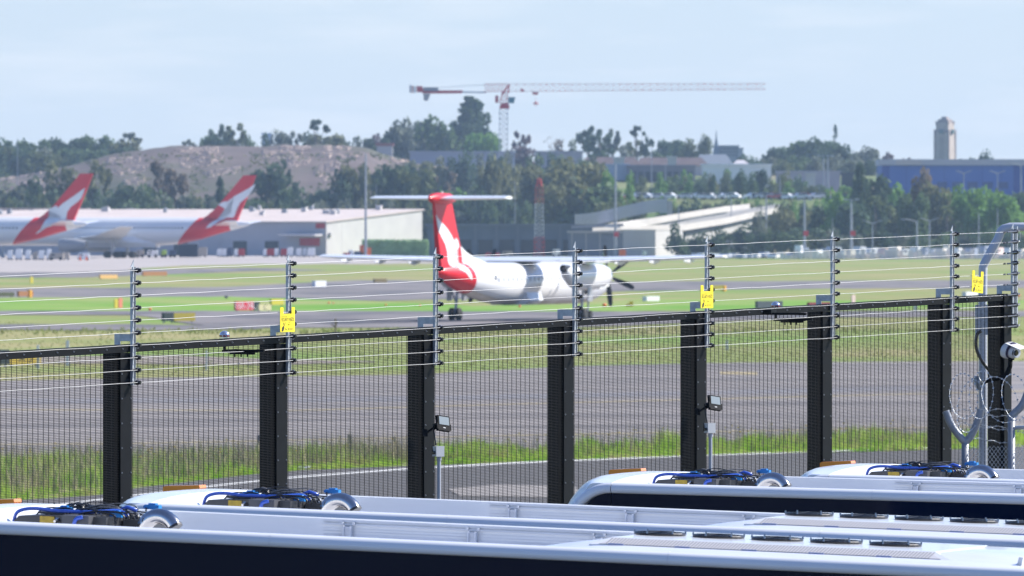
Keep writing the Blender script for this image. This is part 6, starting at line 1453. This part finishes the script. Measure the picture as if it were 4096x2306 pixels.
for k, (x, y0, y1, w_) in enumerate([(152,1380,1475,9),(270,1362,1464,13),(826,1402,1482,7),(2203,1372,1430,12),(2908,1362,1402,10),(3662,1222,1245,14)]):
    lab = ['white post at the right end of the large sign behind the mesh','white and grey marker post behind the mesh left of the first fence post','thin white post behind the mesh under the left beacon','white marker post behind the mesh in the middle','pale marker post behind the mesh below the middle warning sign','small white marker behind the mesh near the right'][k]
    g = G(x, y1); D = g.y; b = MB(); b.box(-w_/2/F*D, w_/2/F*D, -0.06, 0.06, 0, (y1-y0)/F*D); o = b.build('marker_post', mat('post_white', (0.66,0.68,0.70), rough=0.6)); o.location = g; tag(o, lab, 'post', 'white marker posts')
for k, (x, y0, y1, w_, lean) in enumerate([(1034,1742,1838,11,6),(1398,1740,1838,18,-8),(1576,1748,1838,11,-18)]):
    g = G(x, y1); D = g.y; h = (y1-y0)/F*D; w2 = w_/2/F*D; dx = lean/F*D
    b = MB(); b.loft([[(-w2*.7-dx,-0.03,0),(w2*.7-dx,-0.03,0),(w2*.7-dx,0.03,0),(-w2*.7-dx,0.03,0)],[(-w2,-0.03,h),(w2,-0.03,h),(w2,0.03,h),(-w2,0.03,h)]]); o = b.build('stake', mat('slate_stake', (0.10,0.13,0.17), rough=0.6)); o.location = g
    tag(o, ['slim dark marker stake in the tall grass, left of the second fence post','broad dark marker stake in the tall grass between second and third posts','thin leaning dark stake in the tall grass left of the third fence post'][k], 'stake', 'dark stakes in the roadside grass')
g = G(1342, 1332); D = g.y; b = MB(); h = 56/F*D; b.box(-0.05, 0.05, -0.05, 0.05, 0, h); b.bar((-0.25,0,h*.62),(0.05,0,h*.35),0.07); b.bar((0.0,0,h*.4),(0.1,0,h*.8),0.05); o = b.build('wooden_stake', mat('weathered_wood', (0.24,0.18,0.09), rough=0.9)); o.location = g; tag(o, 'weathered wooden stake in the grass right of the yellow sign', 'stake')
lights = [(2418,1231,9,'larger orange light beside the propeller'),(2440,1230,6,'smaller orange light right of the larger one by the propeller'),(2079,1233,6,'orange light under the turboprop belly'),(1315,1218,5,'orange light on the verge, first of a close pair'),(1333,1218,4,'orange light on the verge, second of a close pair'),(1543,1226,5,'orange light on the verge left of the turboprop tail'),(1680,1228,5,'orange light on the verge below the turboprop tail'),(4075,1190,7,'orange light at the far right beyond the corner post'),(600,1246,7,'red light low on the grass, left of the red sign')]
for x, y, rp, lab in lights:
    g = G(x, y); D = g.y; r_ = rp/F*D; b = MB(); b.tube([(0,0,0),(0,0,r_*0.8)], r_*0.35, 8); b.tube([(0,0,r_*.6),(0,0,r_*.9),(0,0,r_*1.5),(0,0,r_*1.9)], [r_*.5,r_,r_*.9,r_*.3], 10)
    o = b.build('edge_light', orange, smooth=True); o.location = g; tag(o, lab, 'light', 'orange edge lights')
g = G(2524, 1228); D = g.y; b = MB(); b.box(-0.14,0.16,-0.2,0.2,0,0.42); b.box(-0.42,-0.14,-0.15,0.15,0,0.22); o = b.build('yellow_lamp', mat('lamp_yellow', (0.9,0.5,0.02), rough=0.4)); o.location = g; tag(o, 'yellow lamp unit on the green verge right of the orange lights', 'lamp')
# litter on the verge
g = G(1208, 1879); b = MB(); r = random.Random(2)
for k in range(9):
    M_ = Matrix.Translation(Vector((r.uniform(-.14,.16), r.uniform(-.2,.2), 0.04))) @ Matrix.Rotation(r.uniform(0,3),4,'Z') @ Matrix.Rotation(r.uniform(-1,1),4,'X'); b.box(-0.07,0.07,-0.04,0.04,0,0.012,M_)
o = b.build('litter', mat('paper_white', (0.6,0.62,0.64), rough=0.8)); o.location = g; tag(o, 'crumpled pale litter on the grass edge by the road', 'litter')
# ---------------------------------------------------------------- apron vehicles and carts
rnd = random.Random(31)
tyre = rubber
def van(x, D, w_px, h_px, m, label, cat='van', name='van', group=None, yaw=0.0, roofm2=None):
    z0 = max(0, terr(x, D)); g = Vector(((x-CX)/F*D, D, z0)); L_ = max(0.8, w_px/F*D); h = h_px/F*D
    o = empty(name, g, label, cat, group, rz=yaw)
    d = min(2.0, L_*0.8+.3)
    b = MB(); P_ = [(-L_/2,0.32*h*0.5),(-L_/2,h*0.62),(-L_*0.38,h),(L_*0.45,h),(L_/2,h*0.9),(L_/2,0.32*h*0.5)]; b.prism(P_, -d/2, d/2, 'y'); bd = b.build('body', m, o)
    b = MB(); b.box(-L_*0.34, -L_*0.08, -d/2-0.02, d/2+0.02, h*0.62, h*0.84); b.build('window', winm, o)
    for s in (-0.3, 0.3):
        b = MB(); rr_ = min(0.36, h*0.22); b.tube([(s*L_,-d/2-0.03,rr_),(s*L_,d/2+0.03,rr_)], rr_, 10); b.build('wheel', tyre, o)
    return o
def cart(x, D, w_px, h_px, m, label, name='baggage_container', group='containers and carts on the apron'):
    g = Vector(((x-CX)/F*D, D, 0)); w_ = w_px/F*D; h = h_px/F*D; o = empty(name, g, label, 'container', group)
    b = MB(); b.prism([(-w_/2,0.35),(-w_/2,h*0.75),(-w_*0.3,h),(w_/2,h),(w_/2,0.35)], -0.8, 0.8, 'y'); b.build('box_body', m, o)
    b = MB(); b.box(-w_/2, w_/2, -0.75, 0.75, 0.22, 0.34); b.build('dolly_frame', acgrey, o)
    for s in (-0.3, 0.3): b = MB(); b.tube([(s*w_,-0.8,0.17),(s*w_,0.8,0.17)], 0.17, 8); b.build('wheel', tyre, o)
whitev = mat('van_white', (0.86,0.86,0.86), rough=0.35, coat=0.3); silver = mat('car_silver', (0.58,0.60,0.64), rough=0.3, coat=0.4); navy = mat('van_navy', (0.03,0.05,0.12), rough=0.4); tanv = mat('cart_tan', (0.42,0.36,0.30), rough=0.7)
cols = {'white': whitev, 'red': redp, 'silver': silver, 'navy': navy, 'tan': tanv}
cl = [(878,20,34,'white'),(898,16,34,'white'),(918,22,38,'navy'),(945,16,34,'white'),(965,26,34,'red'),(1060,14,34,'white'),(1082,30,34,'red'),(1105,14,36,'white'),(1135,26,34,'red'),(1160,24,40,'white'),(1195,20,36,'white'),(1218,14,36,'silver'),(1245,30,38,'white'),(810,36,40,'tan'),
      (40,20,40,'white'),(75,26,46,'white'),(112,20,42,'white'),(140,18,34,'tan'),(165,22,40,'white'),(195,16,46,'white'),(265,26,32,'tan')]
for n, (x, w_, h_, c_) in enumerate(sorted(cl)): cart(x, 1985 if x > 700 else 1800, w_, h_, cols[c_], f'{c_} container cart on the apron, {ordinal(n+1)} from left along the terminal front')
o = empty('cargo_shed', Vector(((755-CX)/F*1990, 1990, 0)), 'dark open doorway structure under the tail of the second airliner', 'container'); b = MB(); b.box(-2.0,1.9,0,2.5,0,2.7); b.build('dark_box', mat('near_black_blue', (0.012,0.02,0.045), rough=0.7), o); b = MB(); b.box(-2.1,2.0,-0.1,2.6,2.7,2.8); b.build('lid', acgrey, o)
for k, (x, w_, m_, lab) in enumerate([(610,44,whitev,'white baggage tug under the second airliner'),(655,22,mat('hivis_lime', (0.45,0.65,0.08), rough=0.7),'small lime green cart under the second airliner'),(690,26,navy,'navy tug just left of the dark doorway'),(560,30,tanv,'tan tug under the middle of the second airliner'),(335,46,whitev,'white belt loader behind the first airliner tail'),(225,60,tanv,'tan tow tractor behind the first airliner')]):
    van(x, 1960 if x > 400 else 1790, w_, 30, m_, lab, 'tug', 'baggage_tug', 'tugs around the parked airliners')
for k, (x, lab) in enumerate([(320,'red traffic cone on the apron, left of a close pair'),(345,'red traffic cone on the apron, right of a close pair')]):
    g = G(x, 1043); b = MB(); b.tube([(0,0,0),(0,0,0.06)], 0.3, 8); b.tube([(0,0,0.06),(0,0,1.0)], [0.2,0.04], 8); o = b.build('traffic_cone', orange); o.location = g; tag(o, lab, 'cone', 'traffic cones')
for k, (x, w_, h_, m_, lab) in enumerate([(1447,18,42,mat('dark_orange', (0.6,0.12,0.03), rough=0.6),'dark orange barrier left of the tall mast foot'),(1476,16,32,orange,'orange barrier right of the tall mast foot'),(1446,14,14,mat('lamp_yellow', (0.9,0.5,0.02)),'small yellow block at the tall mast foot'),(2490,28,24,orange,'orange barrier behind the right propeller'),(3048,40,22,orange,'orange truck behind the mesh brackets at right')]):
    g = Vector(((x-CX)/F*1960, 1960, 0)); b = MB(); w2 = w_/2/F*1960; b.box(-w2,w2,-0.3,0.3,0.4,h_/F*1960+0.4); b.box(-w2*.9,-w2*.7,-.2,.2,0,0.4); b.box(w2*.7,w2*.9,-.2,.2,0,0.4); o = b.build('barrier', m_); o.location = g; tag(o, lab, 'barrier')
for k, (x, w_, h_, m_, lab) in enumerate([(1403,22,30,whitev,'white van below the white terminal gable'),(1385,28,20,mat('van_red', (0.6,0.05,0.06), rough=0.4),'low red vehicle below the white terminal gable'),(1428,26,26,navy,'navy van next to the orange barriers'),(2577,20,26,whitev,'white van below the white box building'),(1970,60,20,mat('van_red', (0.6,0.05,0.06)),'long red truck seen over the turboprop fuselage'),(2030,44,26,tanv,'tan truck over the turboprop fuselage'),(2225,30,34,whitev,'white equipment van right of the red and white mast'),(2420,14,24,mat('hivis_lime', (0.45,0.65,0.08)),'small lime vehicle left of the right propeller')]):
    van(x, 1955, w_, h_, m_, lab, 'vehicle', 'apron_vehicle')
# row of parked vehicles and concrete at the right, far edge of the field
n = 0
tones = [(whitev,'white'),(mat('pale_pink_cab', (0.75,0.58,0.54), rough=0.5),'pale pink'),(silver,'silver'),(mat('warm_cream', (0.78,0.72,0.64), rough=0.5),'cream'),(mat('grey_blue_van', (0.36,0.40,0.50), rough=0.4),'grey blue'),(mat('terracotta', (0.40,0.20,0.14), rough=0.6),'terracotta')]
x = 2770
while x < 4260:
    w_ = rnd.choice([26,34,40,52,60]); big = x > 3180; h_ = rnd.uniform(34, 54) if big else rnd.uniform(16, 26)
    m_, cn = tones[rnd.choices(range(6), [5,3 if big else 1,3,3,4,1])[0]]
    if x < 3090: m_, cn = rnd.choice([(silver,'silver'),(mat('grey_blue_van', (0.36,0.40,0.50)),'grey blue'),(whitev,'white')])
    n += 1
    van(x+w_/2, 1905+rnd.uniform(-14,14), w_, h_, m_, f'{cn} parked {"truck" if h_ > 36 else "van" if h_ > 26 else "car"} in the row at the far field edge, {ordinal(n)} from left', 'vehicle', 'parked_vehicle', 'vehicles parked along the far field edge', yaw=rnd.uniform(0.5, 1.15))
    x += w_*rnd.uniform(0.8, 1.05)
b = MB(); p0 = G(3150, 1038); 
for k in range(60):
    xx = 3120+k*19; D = 1868+rnd.uniform(-3,3); g = Vector(((xx-CX)/F*D, D, 0)); b.box(g.x, g.x+0.85, g.y, g.y+0.5, 0, rnd.uniform(0.7, 2.0))
tag(b.build('rubble_blocks', mat('pale_rubble', (0.68,0.62,0.60), (0.78,0.72,0.70), scale=0.5, rough=0.9)), kind='stuff')
# car park on the slope
carm = [(whitev,'white'),(silver,'silver'),(whitev,'white'),(navy,'dark blue'),(mat('car_red', (0.5,0.06,0.07), rough=0.3, coat=0.5),'red'),(silver,'silver')]
def car(x, y, label, m_, L_=4.4, yaw=0.0):
    D = 2246+y; p = Vector(((x-CX)/F*D, D, terr(x, D))); o = empty('parked_car', p, label, 'car', 'cars parked on the slope', rz=yaw)
    b = MB(); b.prism([(-L_/2,0.3),(-L_/2,0.85),(-L_*0.42,0.95),(-L_*0.25,1.0),(-L_*0.12,1.45),(L_*0.2,1.48),(L_*0.38,1.0),(L_/2,0.9),(L_/2,0.3)], -0.85, 0.85, 'y'); b.build('body', m_, o)
    b = MB(); b.prism([(-L_*0.22,1.0),(-L_*0.11,1.38),(L_*0.19,1.40),(L_*0.33,1.0)], -0.87, 0.87, 'y'); b.build('window', winm, o)
    for s in (-0.32, 0.32): b = MB(); b.tube([(s*L_,-0.88,0.32),(s*L_,0.88,0.32)], 0.32, 10); b.build('wheel', tyre, o)
n = 0
xs_ = sorted([2400+i*0 for i in ()]+[rnd.uniform(2330, 3160) for _ in range(44)]+[rnd.uniform(3070, 3370) for _ in range(14)])
for x in xs_:
    n += 1; m_, cn = rnd.choice(carm); y = rnd.choice([0, 0, 9, 30, 60])
    if x > 3070: y = rnd.choice([0, 6, 40, 70])
    car(x, y, f'{cn} car parked on the slope, {ordinal(n)} from left', m_, yaw=rnd.uniform(-0.5, 0.5))
b = MB()
# haze: thin even air around everything
hz = MB(); hz.box(-1500, 1500, -120, 4200, -9.5, 58)
hm = bpy.data.materials.new('haze_air'); hm.use_nodes = True; ht = hm.node_tree; ht.nodes.clear()
ho = ht.nodes.new('ShaderNodeOutputMaterial'); hv = ht.nodes.new('ShaderNodeVolumePrincipled')
hv.inputs['Color'].default_value = (0.55,0.76,1.0,1); hv.inputs['Density'].default_value = 0.000068; hv.inputs['Anisotropy'].default_value = 0.2
ht.links.new(hv.outputs['Volume'], ho.inputs['Volume'])
o = hz.build('haze', hm); tag(o, kind='stuff')
